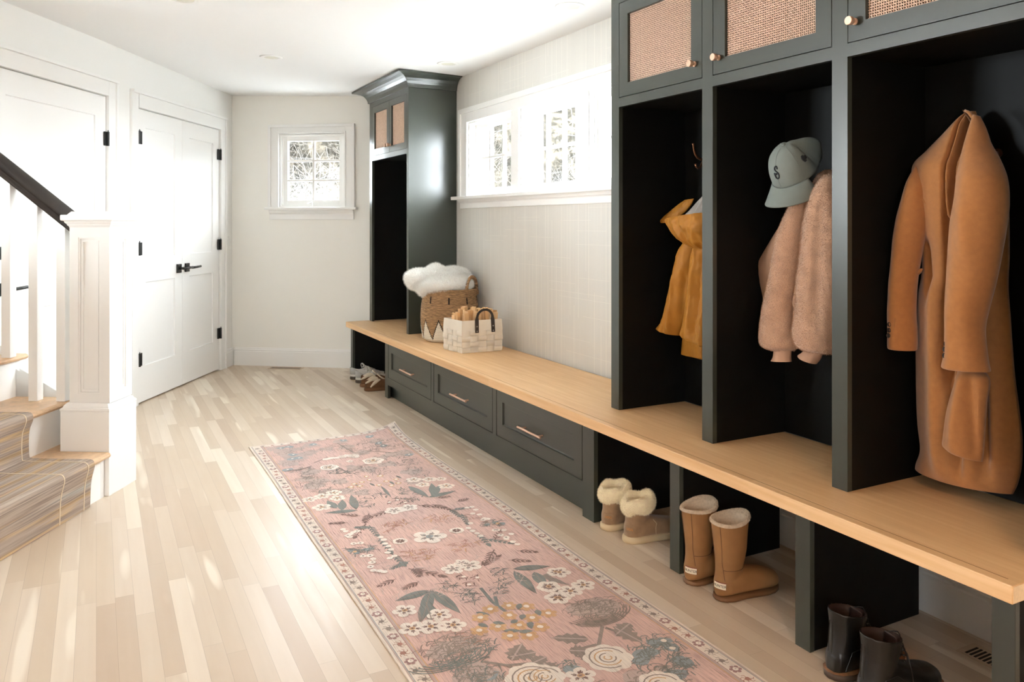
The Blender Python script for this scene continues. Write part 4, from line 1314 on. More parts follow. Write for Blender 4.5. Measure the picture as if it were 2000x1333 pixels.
fleece_w = simple('white_sheepskin', (255, 253, 248), 0.95, var=0.03, vscale=30, sheen=0.4)
bm = nb()
blobs = [((2.20, 5.19, 0.855), (0.185, 0.185, 0.070)), ((2.125, 5.22, 0.895), (0.095, 0.12, 0.085)), ((2.275, 5.23, 0.885), (0.115, 0.12, 0.075)), ((2.21, 5.2, 0.88), (0.14, 0.13, 0.075)), ((2.035, 5.27, 0.890), (0.115, 0.10, 0.060)),
         ((1.985, 5.26, 0.865), (0.060, 0.062, 0.050)), ((2.03, 5.20, 0.820), (0.058, 0.058, 0.045)), ((2.15, 5.08, 0.845), (0.11, 0.06, 0.045)), ((2.07, 5.14, 0.845), (0.07, 0.07, 0.05))]
for c, s in blobs:
    bmesh.ops.create_icosphere(bm, subdivisions=4, radius=1.0, matrix=Matrix.Translation(c) @ Matrix.Diagonal((*s, 1)))
me = bpy.data.meshes.new('tmp'); bm.to_mesh(me); bm.free()
tmp = bpy.data.objects.new('tmp', me); COL.objects.link(tmp)
m = tmp.modifiers.new('r', 'REMESH'); m.mode = 'VOXEL'; m.voxel_size = 0.011
m = tmp.modifiers.new('s', 'SMOOTH'); m.iterations = 8; m.factor = 0.6
dg = bpy.context.evaluated_depsgraph_get(); dg.update()
me2 = bpy.data.meshes.new_from_object(tmp.evaluated_get(dg)); bpy.data.objects.remove(tmp)
bm = nb(); bm.from_mesh(me2)
for v in bm.verts:
    v.co += v.normal * 0.010 * (noise.noise(v.co * 14) + 0.5 * noise.noise(v.co * 34))
fur(bm, 42000, 0.022, 0.0016, seed=11, jitter=0.7, droop=0.3)
tag(link('sheepskin_throw', bm, fleece_w, recalc=False), 'fluffy white sheepskin throw stuffed in the wicker basket', 'throw')

# ------------------------------------------------------------------ kindling basket
KA, KB, KC = Vector((2.022, 4.822, 0)), Vector((2.052, 4.598, 0)), Vector((2.330, 4.590, 0))
KD = KA + (KC - KB)
kb = thing('kindling_basket', 'white woven felt basket full of kindling on the bench', 'basket', tuple(((KA + KC) / 2) + Vector((0, 0, BZ1 + 0.0005))))
felt = simple('white_felt_strips', (228, 220, 206), 0.85, var=0.04, vscale=15, bump=0.1)
bm = nb()
KH = 0.205; base = BZ1 + 0.0005
corners = [KA, KB, KC, KD]
cen = sum(corners, Vector()) / 4
def kpt(s, z, out):
    """s in 0..4 round the basket"""
    i = int(s) % 4; f = s - int(s)
    a, b = corners[i], corners[(i + 1) % 4]
    p = a.lerp(b, f); n = Vector(((b - a).y, -(b - a).x, 0)).normalized()
    if (p - cen).dot(n) < 0: n = -n
    t = z / KH
    q = cen + (p - cen) * (1 + 0.03 * math.sin(PI * t))
    return Vector((q.x, q.y, base + z)) + n * out
cells = [4, 5, 4, 5]; zrows = [0.0, 0.035, 0.070, 0.105, 0.140]
for side in range(4):
    n = cells[side]
    for r in range(4):
        for c in range(n):
            up = (r + c) % 2 == 0
            s0, s1 = side + c / n, side + (c + 1) / n - 1e-4
            z0, z1 = zrows[r], zrows[r + 1]
            G = 6; vs = []
            for j in range(G + 1):
                row = []
                for i in range(G + 1):
                    u, v = i / G, j / G
                    if up: o = 0.0055 * math.sin(PI * v) ** 0.6 if 0 < v < 1 else 0
                    else: o = 0.0055 * math.sin(PI * u) ** 0.6 if 0 < u < 1 else 0
                    row.append(bm.verts.new(kpt(s0 + (s1 - s0) * u, z0 + (z1 - z0) * v, o - 0.002)))
                vs.append(row)
            for j in range(G):
                for i in range(G): bm.faces.new((vs[j][i], vs[j][i + 1], vs[j + 1][i + 1], vs[j + 1][i]))
# plain rim band, inside, floor
def band(z0, z1, o0, o1):
    lo = [bm.verts.new(kpt(s / 8 - (1e-4 if s % 8 == 0 and s else 0), z0, o0)) for s in range(32)]
    hi = [bm.verts.new(kpt(s / 8 - (1e-4 if s % 8 == 0 and s else 0), z1, o1)) for s in range(32)]
    for k in range(32): bm.faces.new((lo[k], lo[(k + 1) % 32], hi[(k + 1) % 32], hi[k]))
band(0.138, KH, 0.0005, 0.0005); band(KH, KH, 0.0005, -0.0045); band(0.006, KH, -0.0045, -0.0045); band(0.0, 0.0, 0.002, -0.02)
bm.faces.new([bm.verts.new((c.x, c.y, base + 0.006)) for c in corners])
link('woven_strips', bm, felt, kb)
strap_m = simple('dark_leather_strap', (56, 46, 40), 0.5)
rivet = simple('silver_rivet', (190, 188, 184), 0.3, 0.9)
for side, fl in ((1, 0.33), (1, None)):
    pass
def strap(side, f0, f1):
    bm = nb()
    P0 = lambda z: kpt(side + f0, z, 0.003); P1 = lambda z: kpt(side + f1, z, 0.003)
    mid = (P0(0) + P1(0)) / 2; half = (P1(0) - P0(0)) / 2
    cl = [P0(0.125), P0(0.16), P0(0.205)]
    for i in range(1, 14):
        a = PI - PI * i / 14; cl.append(Vector((mid.x, mid.y, base + KH)) + half * math.cos(a) + Vector((0, 0, 0.066 * math.sin(a) ** 0.8)))
    cl += [P1(0.205), P1(0.16), P1(0.125)]
    w = 0.0125
    side_n = Vector((half.y, -half.x, 0)).normalized()
    if (mid - cen).dot(side_n) < 0: side_n = -side_n
    rings = []
    for i, p in enumerate(cl):
        tg = (cl[min(i + 1, len(cl) - 1)] - cl[max(i - 1, 0)]).normalized()
        b = tg.cross(side_n).normalized()
        rings.append([p + b * w, p + b * w + side_n * 0.003, p - b * w + side_n * 0.003, p - b * w] if i in (0, 1, 2, len(cl) - 1, len(cl) - 2, len(cl) - 3) else
                     [p + b * w * 0.6 + side_n * 0.0, p + b * w * 0.6 + side_n * 0.005, p - b * w * 0.6 + side_n * 0.005, p - b * w * 0.6])
    loft(bm, rings)
    s = link('leather_handle', bm, strap_m, kb)
    for f in (f0, f1):
        for z in (0.135, 0.165):
            bm = nb(); bmesh.ops.create_uvsphere(bm, u_segments=12, v_segments=8, radius=0.0045, matrix=Matrix.Translation(kpt(side + f, z, 0.0055)))
            r = link('rivet', bm, rivet, None, smooth=True); r.parent = s; r.matrix_parent_inverse = Matrix.Identity(4)
strap(1, 0.36, 0.76)
# kindling
wood_k = [simple('split_pine', (226, 188, 142), 0.7, var=0.1, vscale=20, stretch=(1, 1, 0.1)), simple('split_pine_dark', (212, 168, 118), 0.7, var=0.12, vscale=20, stretch=(1, 1, .1))]
kr = random.Random(5)
e1 = (KC - KB); e2 = (KA - KB)
nk = 0

for i in range(7):
    for j in range(4):
        u = (i + 0.5) / 7 * 0.86 + 0.07 + kr.uniform(-.02, .02); v = (j + 0.5) / 4 * 0.8 + 0.10 + kr.uniform(-.02, .02)
        p = KB + e1 * u + e2 * v
        Ln = kr.uniform(0.20, 0.245) + 0.030 * math.sin(PI * u) + (0.03 if (i == 3 and j == 3) else 0)
        w, d = kr.uniform(0.011, 0.016), kr.uniform(0.010, 0.015)
        bm = nb()
        tap = kr.uniform(0.75, 0.95)
        vb = [(-w, -d), (w, -d * .9), (w * .9, d), (-w, d * .85)]
        a = [bm.verts.new((x * tap, y * tap, 0)) for x, y in vb]; b = [bm.verts.new((x, y, Ln + kr.uniform(-.004, .004))) for x, y in vb]
        for k in range(4): bm.faces.new((a[k], a[(k + 1) % 4], b[(k + 1) % 4], b[k]))
        bm.faces.new(a); bm.faces.new(b)
        tilt = Matrix.Rotation(kr.uniform(-.10, .10) + (0.12 if i == 6 else 0), 4, 'Y') @ Matrix.Rotation(kr.uniform(-.08, .08), 4, 'X') @ Matrix.Rotation(kr.uniform(0, 3), 4, 'Z')
        o = link('kindling_stick', bm, wood_k[(i + j) % 2])
        o.matrix_world = Matrix.Translation((p.x, p.y, base + 0.012)) @ tilt
        ordn = ('first', 'second', 'third', 'fourth', 'fifth', 'sixth', 'last')[i]
        tag(o, '%s pine kindling stick from the left in the %s row of the white basket' % (ordn, ('front', 'second', 'third', 'back')[j]), 'kindling', 'kindling in the white basket')

# ------------------------------------------------------------------ coat hooks
hook_m = simple('bronze_hook', (150, 104, 74), 0.35, 0.8)
def hook(y, label, dz=0.0):
    t = thing('coat_hook', label, 'coat hook', (2.419, y, 1.58 + dz), 'bronze coat hooks')
    bm = nb(); tube(bm, [(2.4189, y, 1.565 + dz), (2.412, y, 1.565 + dz)], 0.014, 20); link('hook_plate', bm, hook_m, t)
    bm = nb()
    pts = [(2.414, y, 1.565 + dz), (2.395, y, 1.563 + dz), (2.375, y, 1.570 + dz), (2.362, y, 1.585 + dz), (2.355, y, 1.605 + dz), (2.352, y, 1.625 + dz), (2.350, y, 1.632 + dz)]
    tube(bm, pts, [0.006, 0.006, 0.0055, 0.005, 0.0045, 0.005, 0.006], 10); link('upper_hook', bm, hook_m, t, smooth=True)
    bm = nb()
    tube(bm, [(2.414, y, 1.56 + dz), (2.402, y, 1.545 + dz), (2.392, y, 1.528 + dz), (2.378, y, 1.522 + dz), (2.368, y, 1.530 + dz), (2.364, y, 1.542 + dz)], [0.006, 0.0055, 0.005, 0.005, 0.005, 0.0055], 10); link('lower_hook', bm, hook_m, t, smooth=True)
hook(2.752, 'bare bronze coat hook in the left locker bay')
hook(2.50, 'bronze coat hook carrying the mustard raincoat', -0.10)
hook(1.93, 'bronze coat hook carrying the cap and fleece jacket', -0.06)
hook(1.445, 'bronze coat hook carrying the camel coat', -0.075)

# ------------------------------------------------------------------ hanging garments
YL = [None]        # clear width of the bay the garment hangs in
def garment(bm, levels, depth, folds=(), nf=56, nbk=14, sub=8, seed=0, wr=0.0, wrs=18.0, back=0.25, mi=0, wob=0.0, pw=0.7, capb=True):
    """levels: (xc, yL, zL, yR, zR, depth scale); closed cross sections from left (far) to right (near) edge.
    folds: (y_top, z_top, y_bot, z_bot, width, amp) raised (amp>0) or sunk folds on the front"""
    def cm(p0, p1, p2, p3, t):
        return 0.5 * ((2 * p1) + (-p0 + p2) * t + (2 * p0 - 5 * p1 + 4 * p2 - p3) * t * t + (-p0 + 3 * p1 - 3 * p2 + p3) * t ** 3)
    L = []
    n = len(levels)
    for i in range(n - 1):
        P_ = [levels[max(0, i - 1)], levels[i], levels[i + 1], levels[min(n - 1, i + 2)]]
        for s in range(sub):
            t = s / sub; L.append([cm(P_[0][k], P_[1][k], P_[2][k], P_[3][k], t) for k in range(6)])
    L.append(list(levels[-1]))
    rings = []
    for xc, yl, zl, yr, zr, ds in L:
        rg = []
        for i in range(nf):
            u = i / (nf - 1)
            y = yl + (yr - yl) * u; z = zl + (zr - zl) * u
            sh = max(0.0, 1 - (2 * u - 1) ** 2) ** pw
            x = xc - depth * ds * sh
            ed = min(1.0, 6 * u, 6 * (1 - u))
            for (yt, zt, yb, zb, w, am) in folds:
                if zb - 0.06 < z < zt + 0.03:
                    q = (zt - z) / max(1e-6, zt - zb); yc = yt + (yb - yt) * q
                    e = max(0.0, min(1, (zt + 0.03 - z) / 0.05, (z - zb + 0.06) / 0.08))
                    x -= am * math.exp(-((y - yc) / w) ** 2) * e * ed
            if wr:
                x -= wr * ed * (noise.noise(Vector((y * wrs, z * wrs * 0.7, seed))) + 0.5 * noise.noise(Vector((y * wrs * 2.3, z * wrs * 2.0, seed + 5))))
            if wob: z += wob * math.sin(u * 9 + seed) * 0.5
            rg.append((x, y, z))
        for i in range(1, nbk):
            u = 1 - i / nbk
            y = yl + (yr - yl) * u; z = zl + (zr - zl) * u
            sh = max(0.0, 1 - (2 * u - 1) ** 2) ** 0.6
            rg.append((xc + depth * ds * back * sh, y, z))
        rings.append(rg)
    if YL[0]: rings = [[(x, min(max(y, YL[0][0]), YL[0][1]), z) for x, y, z in rg] for rg in rings]
    rv = [[bm.verts.new(p) for p in rg] for rg in rings]
    stitch(bm, rv, capb, mi)
    return rv
def lev(pts, xs, ds):
    """pair up (yL, zL), (yR, zR) and depth data into garment levels"""
    out = []
    for i in range(0, len(pts), 2):
        k = i // 2
        x = xs[k] if isinstance(xs, (list, tuple)) else xs
        d = ds[k] if isinstance(ds, (list, tuple)) else ds
        out.append((x, *pts[i], *pts[i + 1], d))
    return out

# camel coat -----------------------------------------------------------------
camel = simple('camel_wool', (160, 105, 55), 0.9, var=0.07, vscale=60, bump=0.25, bscale=500, sheen=0.35)
camel_in = simple('brown_coat_lining', (96, 58, 30), 0.7)
btn = simple('dark_horn_button', (38, 28, 24), 0.35)
YL[0] = (1.126, 1.678)
coat = thing('wool_coat', 'long camel wool coat hanging in the nearest locker bay', 'coat', (2.30, 1.45, 1.58))
body = lev([(1.509, 1.617), (1.477, 1.618), (1.535, 1.591), (1.458, 1.576), (1.579, 1.548), (1.433, 1.519), (1.621, 1.507), (1.406, 1.478), (1.660, 1.465), (1.376, 1.438), (1.663, 1.403), (1.365, 1.375), (1.656, 1.304), (1.360, 1.302), (1.635, 1.207), (1.359, 1.185), (1.631, 1.126), (1.362, 1.097), (1.645, 1.052), (1.356, 1.010), (1.651, 0.946), (1.350, 0.923), (1.653, 0.848), (1.343, 0.837), (1.651, 0.718), (1.332, 0.752), (1.647, 0.637), (1.323, 0.667), (1.638, 0.558), (1.325, 0.588), (1.653, 0.509), (1.336, 0.534), (1.656, 0.492), (1.350, 0.500)],
  [2.36, 2.35, 2.345, 2.34, 2.33, 2.33, 2.33, 2.33, 2.33, 2.33, 2.33, 2.33, 2.33, 2.33, 2.33, 2.33, 2.33], [0.2, 0.45, 0.7, 0.9, 1.05, 1.1, 1.05, 0.95, 0.9, 0.9, 0.9, 0.9, 0.9, 0.9, 0.9, 0.85, 0.8])
F1 = [(1.500, 1.596), (1.499, 1.272), (1.476, 1.587), (1.476, 1.272), (1.487, 1.598), (1.487, 1.333), (1.492, 1.272), (1.495, 0.830), (1.460, 1.586), (1.442, 1.482), (1.546, 1.086), (1.535, 0.560), (1.479, 0.787), (1.470, 0.570), (1.580, 1.209), (1.571, 1.084), (1.374, 0.836), (1.359, 0.607), (1.411, 0.800), (1.404, 0.580)]
folds = [(*F1[0], *F1[1], 0.006, -0.055), (*F1[2], *F1[3], 0.005, -0.045), (*F1[4], *F1[5], 0.008, 0.012), (*F1[6], *F1[7], 0.012, -0.055), (*F1[8], *F1[9], 0.02, 0.012),
         (*F1[10], *F1[11], 0.030, 0.026), (*F1[12], *F1[13], 0.014, -0.030), (*F1[14], *F1[15], 0.014, -0.03), (*F1[16], *F1[17], 0.03, 0.012), (*F1[18], *F1[19], 0.018, -0.035)]
bm = nb(); garment(bm, body, 0.085, folds, seed=1, wr=0.004, wrs=9, nf=90)
link('coat_body', bm, camel, coat, smooth=True)
# shoulders and collar rising to the hook
bm = nb()
col = lev([(1.509, 1.623), (1.493, 1.622), (1.503, 1.619), (1.461, 1.589), (1.493, 1.605), (1.434, 1.541), (1.474, 1.569), (1.430, 1.504), (1.449, 1.521), (1.427, 1.483)], [2.35, 2.35, 2.355, 2.36, 2.37], [0.5, 0.8, 1, .8, .3])
garment(bm, col, 0.035, seed=3, wr=0.002, nf=24)
link('collar', bm, camel_in, coat, smooth=True)
bm = nb()
pts = [(1.473, 1.615), (1.458, 1.607), (1.442, 1.587), (1.428, 1.559), (1.416, 1.534), (1.408, 1.515)]
tube(bm, [(2.30 - 0.004 * i, y, z) for i, (y, z) in enumerate(pts)], [0.004, 0.005, 0.005, 0.005, 0.005, 0.004], 8); link('collar_edge', bm, camel, coat, smooth=True)
# sleeves
slA = lev([(1.616, 1.463), (1.581, 1.432), (1.632, 1.413), (1.568, 1.388), (1.646, 1.352), (1.566, 1.331), (1.661, 1.288), (1.571, 1.272), (1.672, 1.207), (1.585, 1.194), (1.679, 1.109), (1.599, 1.095), (1.685, 1.011), (1.604, 1.003), (1.686, 0.946), (1.600, 0.944), (1.685, 0.888), (1.600, 0.887), (1.681, 0.885), (1.604, 0.883)],
  [2.28, 2.27, 2.265, 2.26, 2.255, 2.25, 2.25, 2.25, 2.25, 2.25], [0.4, 0.9, 1.05, 1.1, 1.05, 1.0, 1.0, 1.0, 1.0, 0.8])
bm = nb(); garment(bm, slA, 0.055, seed=6, wr=0.003, wrs=10, back=0.8, nf=40, nbk=24)
a = link('sleeve', bm, camel, coat, smooth=True)
slB = lev([(1.424, 1.595), (1.403, 1.587), (1.427, 1.563), (1.382, 1.550), (1.430, 1.526), (1.362, 1.505), (1.434, 1.479), (1.330, 1.454), (1.438, 1.420), (1.302, 1.399), (1.441, 1.354), (1.295, 1.334), (1.449, 1.287), (1.298, 1.273), (1.457, 1.213), (1.310, 1.200), (1.462, 1.124), (1.327, 1.115), (1.463, 1.034), (1.350, 1.028), (1.462, 0.975), (1.359, 0.973), (1.468, 0.900), (1.351, 0.895), (1.476, 0.864), (1.344, 0.865), (1.474, 0.861), (1.347, 0.862)],
  [2.262, 2.255, 2.245, 2.235, 2.22, 2.215, 2.21, 2.21, 2.21, 2.21, 2.21, 2.21, 2.21, 2.21], [0.15, 0.35, 0.55, 0.8, 1.0, 1.1, 1.1, 1.05, 1.0, 1.0, 1.0, 1.0, 1.0, 0.8])
bm = nb(); fB = [(1.403, 1.011), (1.396, 0.867), (1.373, 1.330), (1.366, 1.187)]
garment(bm, slB, 0.075, [(*fB[0], *fB[1], 0.02, -0.008), (*fB[2], *fB[3], 0.02, 0.006)], seed=9, wr=0.004, wrs=9, back=0.6, nf=48, nbk=24)
b = link('sleeve', bm, camel, coat, smooth=True)
# front edge folded forward below the sleeve
fl = lev([(1.462, 0.851), (1.416, 0.862), (1.465, 0.824), (1.368, 0.838), (1.475, 0.769), (1.368, 0.769), (1.485, 0.715), (1.370, 0.711), (1.493, 0.660), (1.374, 0.649), (1.497, 0.627), (1.379, 0.603), (1.496, 0.625), (1.382, 0.599)], [2.26, 2.25, 2.24, 2.235, 2.235, 2.235, 2.235], [0.5, 0.9, 1, 1, 1, 1, 0.6])
bm = nb(); ff = [(1.425, 0.846), (1.437, 0.652), (1.402, 0.836), (1.383, 0.622)]
garment(bm, fl, 0.05, [(*ff[0], *ff[1], 0.018, 0.012), (*ff[2], *ff[3], 0.014, -0.014)], seed=4, wr=0.004, wrs=12, nf=40)
link('front_flap', bm, camel, coat, smooth=True)
bm = nb()
sm = [(1.602, 1.421), (1.592, 1.395), (1.576, 1.357), (1.563, 1.338)]
tube(bm, [(2.246, y, z) for y, z in sm], 0.0028, 6); link('shoulder_seam', bm, camel, coat, smooth=True)
# pocket flap standing off
bm = nb()
pk = [(1.640, 1.097), (1.622, 1.105), (1.608, 1.122), (1.594, 1.129), (1.584, 1.136)]
tube(bm, [(2.272 - 0.003 * i, y, z) for i, (y, z) in enumerate(pk)], [0.005, 0.008, 0.009, 0.007, 0.003], 10)
link('pocket_flap', bm, camel, coat, smooth=True)
def button(parent, x, y, z, r=0.0085):
    bm = nb()
    prof = [(0.0, 0.002), (r * 0.55, 0.002), (r * 0.72, 0.0035), (r * 0.9, 0.004), (r, 0.002), (r, -0.002), (0.0, -0.002)]
    rings = [[(x - h, y + q * math.cos(a), z + q * math.sin(a)) for q, h in prof] for a in [2 * PI * k / 20 for k in range(21)]]
    loft(bm, rings, cap=False)
    o = link('button', bm, btn, None, smooth=True); o.parent = parent; o.matrix_parent_inverse = Matrix.Identity(4)
for (y, z), s in zip([(1.651, 0.961), (1.652, 0.943), (1.654, 0.926)], (1, 1, 1)): button(a, 2.199, y, z, 0.0075)
for (y, z) in [(1.431, 0.933), (1.434, 0.917), (1.435, 0.899)]: button(b, 2.152, y, z, 0.009)
for (y, z) in [(1.376, 1.152), (1.358, 1.029)]: button(coat, 2.292, y, z, 0.012)
# cuff placket and seams
bm = nb()
q = [(1.633, 0.982), (1.636, 0.937), (1.645, 0.908), (1.656, 0.892)]
tube(bm, [(2.199, y, z) for y, z in q], 0.0022, 6); o = link('cuff_slit', bm, camel, None, smooth=True); o.parent = a; o.matrix_parent_inverse = Matrix.Identity(4)

# fleece jacket -----------------------------------------------------------------
teddy = simple('dusty_pink_fleece', (188, 150, 122), 0.95, var=0.12, vscale=26, bump=0.5, bscale=240, sheen=0.5, bdist=0.004)
teddy_flat = simple('dusty_pink_lining', (172, 134, 108), 0.8, var=0.05, vscale=40)
YL[0] = (1.732, 2.280)
jk = thing('fleece_jacket', 'fluffy dusty pink fleece jacket hanging in the middle locker bay', 'jacket', (2.28, 1.95, 1.50))
bd = lev([(1.987, 1.456), (1.951, 1.465), (2.037, 1.414), (1.908, 1.409), (2.099, 1.361), (1.891, 1.359), (2.153, 1.301), (1.882, 1.306), (2.219, 1.224), (1.882, 1.236), (2.277, 1.151), (1.882, 1.166), (2.298, 1.119), (1.882, 1.131), (2.290, 1.062), (1.882, 1.078), (2.266, 0.978), (1.891, 1.025), (2.245, 0.878), (1.899, 0.919)],
   2.285, [0.3, .6, .9, 1, 1, .9, .9, .9, .9, .8])
ft = [(2.104, 1.346), (2.109, 1.017), (2.075, 1.345), (2.085, 0.973)]
bm = nb(); cl = lev([(1.960, 1.461), (1.938, 1.465), (1.987, 1.444), (1.904, 1.438), (2.019, 1.395), (1.870, 1.390), (2.047, 1.326), (1.870, 1.323)], 2.275, [.3, .8, 1, .8]); garment(bm, cl, 0.06, seed=17, nf=40); fur(bm, 9000, 0.0055, 0.0011, seed=27, jitter=0.8, droop=.3); link('collar', bm, teddy, jk, recalc=False)
bm = nb(); garment(bm, bd, 0.06, [(*ft[0], *ft[1], 0.012, 0.02)], seed=2, wr=0.004, nf=60); link('jacket_body', bm, teddy_flat, jk, smooth=True)
bm = nb()
mid = lev([(2.062, 1.352), (2.015, 1.351), (2.071, 1.252), (2.024, 1.253), (2.081, 1.141), (2.038, 1.143), (2.088, 1.067), (2.043, 1.070), (2.086, 1.026), (2.043, 1.026), (2.083, 1.021), (2.048, 1.022)], 2.245, [.8, 1, 1, 1, 1, .7])
garment(bm, mid, 0.02, seed=12, nf=20); fur(bm, 2500, 0.006, 0.0011, seed=21, jitter=0.7, droop=.5); link('front_edge', bm, teddy, jk, recalc=False)
bm = nb()
hm = lev([(2.079, 1.021), (2.048, 1.022), (2.081, 0.994), (2.045, 0.989), (2.076, 0.979), (2.048, 0.975)], 2.24, [.8, 1, .8]); garment(bm, hm, 0.016, seed=13, nf=16); link('hem_rib', bm, teddy_flat, jk, smooth=True)
sa = lev([(1.988, 1.411), (1.961, 1.413), (2.024, 1.387), (1.952, 1.392), (2.062, 1.352), (1.974, 1.343), (2.105, 1.289), (2.001, 1.271), (2.140, 1.214), (2.024, 1.198), (2.165, 1.119), (2.043, 1.107), (2.185, 1.032), (2.062, 1.023), (2.206, 0.963), (2.076, 0.957), (2.219, 0.895), (2.067, 0.894), (2.224, 0.846), (2.052, 0.853), (2.211, 0.819), (2.057, 0.829), (2.170, 0.809), (2.071, 0.816)],
   2.235, [.2, .6, .9, 1, 1, 1, 1, 1, 1.05, 1.1, 1.0, .7])
bm = nb(); garment(bm, sa, 0.06, seed=14, wr=0.004, wrs=14, back=.5, nf=44, nbk=18); fur(bm, 34000, 0.0055, 0.0011, seed=22, jitter=0.8, droop=.4); s1 = link('sleeve', bm, teddy, jk, recalc=False)
sb = lev([(1.899, 1.442), (1.882, 1.444), (1.925, 1.425), (1.853, 1.422), (1.961, 1.370), (1.828, 1.367), (1.992, 1.289), (1.824, 1.288), (2.006, 1.199), (1.824, 1.204), (2.020, 1.108), (1.828, 1.110), (2.029, 1.017), (1.832, 1.017), (2.038, 0.935), (1.836, 0.940), (2.041, 0.889), (1.840, 0.890), (2.024, 0.851), (1.848, 0.848), (1.992, 0.838), (1.878, 0.833)],
   2.215, [.2, .6, .9, 1, 1, 1, 1, 1.05, 1.1, 1, .7])
fs = [(1.882, 1.340), (1.899, 0.960), (1.835, 1.305), (1.844, 1.000)]
bm = nb(); garment(bm, sb, 0.075, [(*fs[0], *fs[1], 0.02, -0.014), (*fs[2], *fs[3], 0.014, 0.01)], seed=15, wr=0.005, wrs=14, back=.5, nf=50, nbk=18); fur(bm, 44000, 0.0055, 0.0011, seed=23, jitter=0.8, droop=.4); s2 = link('sleeve', bm, teddy, jk, recalc=False)
for cu, par, xx, sd in (([(2.153, 0.818), (2.072, 0.822), (2.155, 0.784), (2.076, 0.792), (2.165, 0.767), (2.074, 0.776)], s1, 2.225, 31), ([(1.978, 0.842), (1.908, 0.836), (1.999, 0.823), (1.921, 0.810), (2.013, 0.814), (1.938, 0.791)], s2, 2.20, 32)):
    bm = nb(); garment(bm, lev(cu, xx, [.8, 1, 1.1]), 0.03, seed=sd, back=.8, nf=30)
    o = link('cuff', bm, teddy_flat, None, smooth=True); o.parent = par; o.matrix_parent_inverse = Matrix.Identity(4); o['label'] = 'ribbed knit cuff'

# mustard raincoat ---------------------------------------------------------------
must = simple('mustard_waxed_cotton', (158, 104, 32), 0.58, var=0.12, vscale=14, spec=0.25, bump=0.4, bscale=40, bdist=0.004)
grey_l = simple('grey_satin_lining', (158, 150, 142), 0.45, var=0.06, vscale=20, bump=0.2, bscale=30, bdist=0.003)
YL[0] = (2.334, 2.882)
rc = thing('raincoat', 'mustard raincoat with grey-lined hood in the left locker bay', 'raincoat', (2.28, 2.5, 1.48))
r0 = lev([(2.693, 1.203), (2.488, 1.207), (2.720, 1.091), (2.429, 1.105), (2.755, 0.954), (2.394, 0.984), (2.783, 0.816), (2.371, 0.844), (2.804, 0.768), (2.371, 0.742), (2.815, 0.693), (2.377, 0.717), (2.811, 0.689), (2.488, 0.691)], 2.335, [.8, 1, 1, 1, 1, 1, .7])
g0 = [(2.621, 0.837), (2.621, 0.707), (2.704, 0.827), (2.718, 0.692)]
bm = nb(); garment(bm, r0, 0.04, [(*g0[0], *g0[1], 0.01, -0.03)], seed=41, wr=0.004, wrs=22, nf=60); link('coat_back', bm, must, rc, smooth=True)
r1 = lev([(2.677, 1.212), (2.611, 1.205), (2.711, 1.158), (2.611, 1.151), (2.742, 1.090), (2.624, 1.085), (2.777, 0.999), (2.644, 0.997), (2.806, 0.906), (2.664, 0.908), (2.831, 0.839), (2.691, 0.840), (2.860, 0.809), (2.718, 0.792), (2.857, 0.807), (2.721, 0.789)], 2.25, [.5, .9, 1, 1, 1.05, 1.1, 1.15, .9])
g1 = [(2.703, 1.049), (2.738, 0.825), (2.655, 1.052), (2.689, 0.809), (2.731, 0.937), (2.766, 0.822)]
bm = nb(); garment(bm, r1, 0.05, [(*g1[0], *g1[1], 0.010, 0.012), (*g1[2], *g1[3], 0.010, -0.014), (*g1[4], *g1[5], 0.006, -0.006)], seed=42, wr=0.007, wrs=28, back=.6, nf=44, nbk=18); link('sleeve', bm, must, rc, smooth=True)
r2 = lev([(2.582, 1.205), (2.422, 1.209), (2.608, 1.141), (2.364, 1.150), (2.621, 1.054), (2.336, 1.071), (2.641, 0.944), (2.319, 0.973), (2.661, 0.856), (2.308, 0.885), (2.681, 0.805), (2.292, 0.779), (2.678, 0.801), (2.297, 0.758)], 2.22, [.6, .9, 1, 1, 1.05, 1.1, .8])
g2 = [(2.522, 1.186), (2.573, 0.847), (2.485, 1.146), (2.541, 0.808), (2.461, 1.024), (2.479, 0.755), (2.504, 0.938), (2.522, 0.790)]
bm = nb(); garment(bm, r2, 0.06, [(*g2[0], *g2[1], 0.012, 0.014), (*g2[2], *g2[3], 0.014, -0.02), (*g2[4], *g2[5], 0.008, 0.012), (*g2[6], *g2[7], 0.006, -0.008)], seed=43, wr=0.009, wrs=30, back=.5, nf=70); link('sleeve', bm, must, rc, smooth=True)
# hood: bowl, grey lining, folded rim
hd = lev([(2.766, 1.291), (2.281, 1.333), (2.759, 1.282), (2.287, 1.317), (2.734, 1.256), (2.303, 1.278), (2.696, 1.225), (2.342, 1.234), (2.649, 1.200), (2.388, 1.197), (2.596, 1.175), (2.435, 1.172)], [2.215, 2.215, 2.215, 2.215, 2.215, 2.215], [1, 1.05, 1.1, 1.0, .8, .4])
g3 = [(2.556, 1.270), (2.537, 1.199), (2.463, 1.300), (2.493, 1.187), (2.602, 1.269), (2.569, 1.215)]
bm = nb(); garment(bm, hd, 0.10, [(*g3[0], *g3[1], 0.01, -0.010), (*g3[2], *g3[3], 0.012, 0.012), (*g3[4], *g3[5], 0.008, 0.008)], seed=44, wr=0.010, wrs=32, back=.2, nf=64, capb=False); h = link('hood', bm, must, rc, smooth=True)
ln = lev([(2.514, 1.489), (2.418, 1.504), (2.564, 1.462), (2.361, 1.464), (2.608, 1.416), (2.344, 1.411), (2.648, 1.374), (2.344, 1.370), (2.694, 1.331), (2.344, 1.342), (2.742, 1.296), (2.344, 1.310), (2.763, 1.269), (2.361, 1.278)], [2.35, 2.33, 2.31, 2.29, 2.28, 2.27, 2.26], [.3, .5, .7, .8, .9, 1, 1])
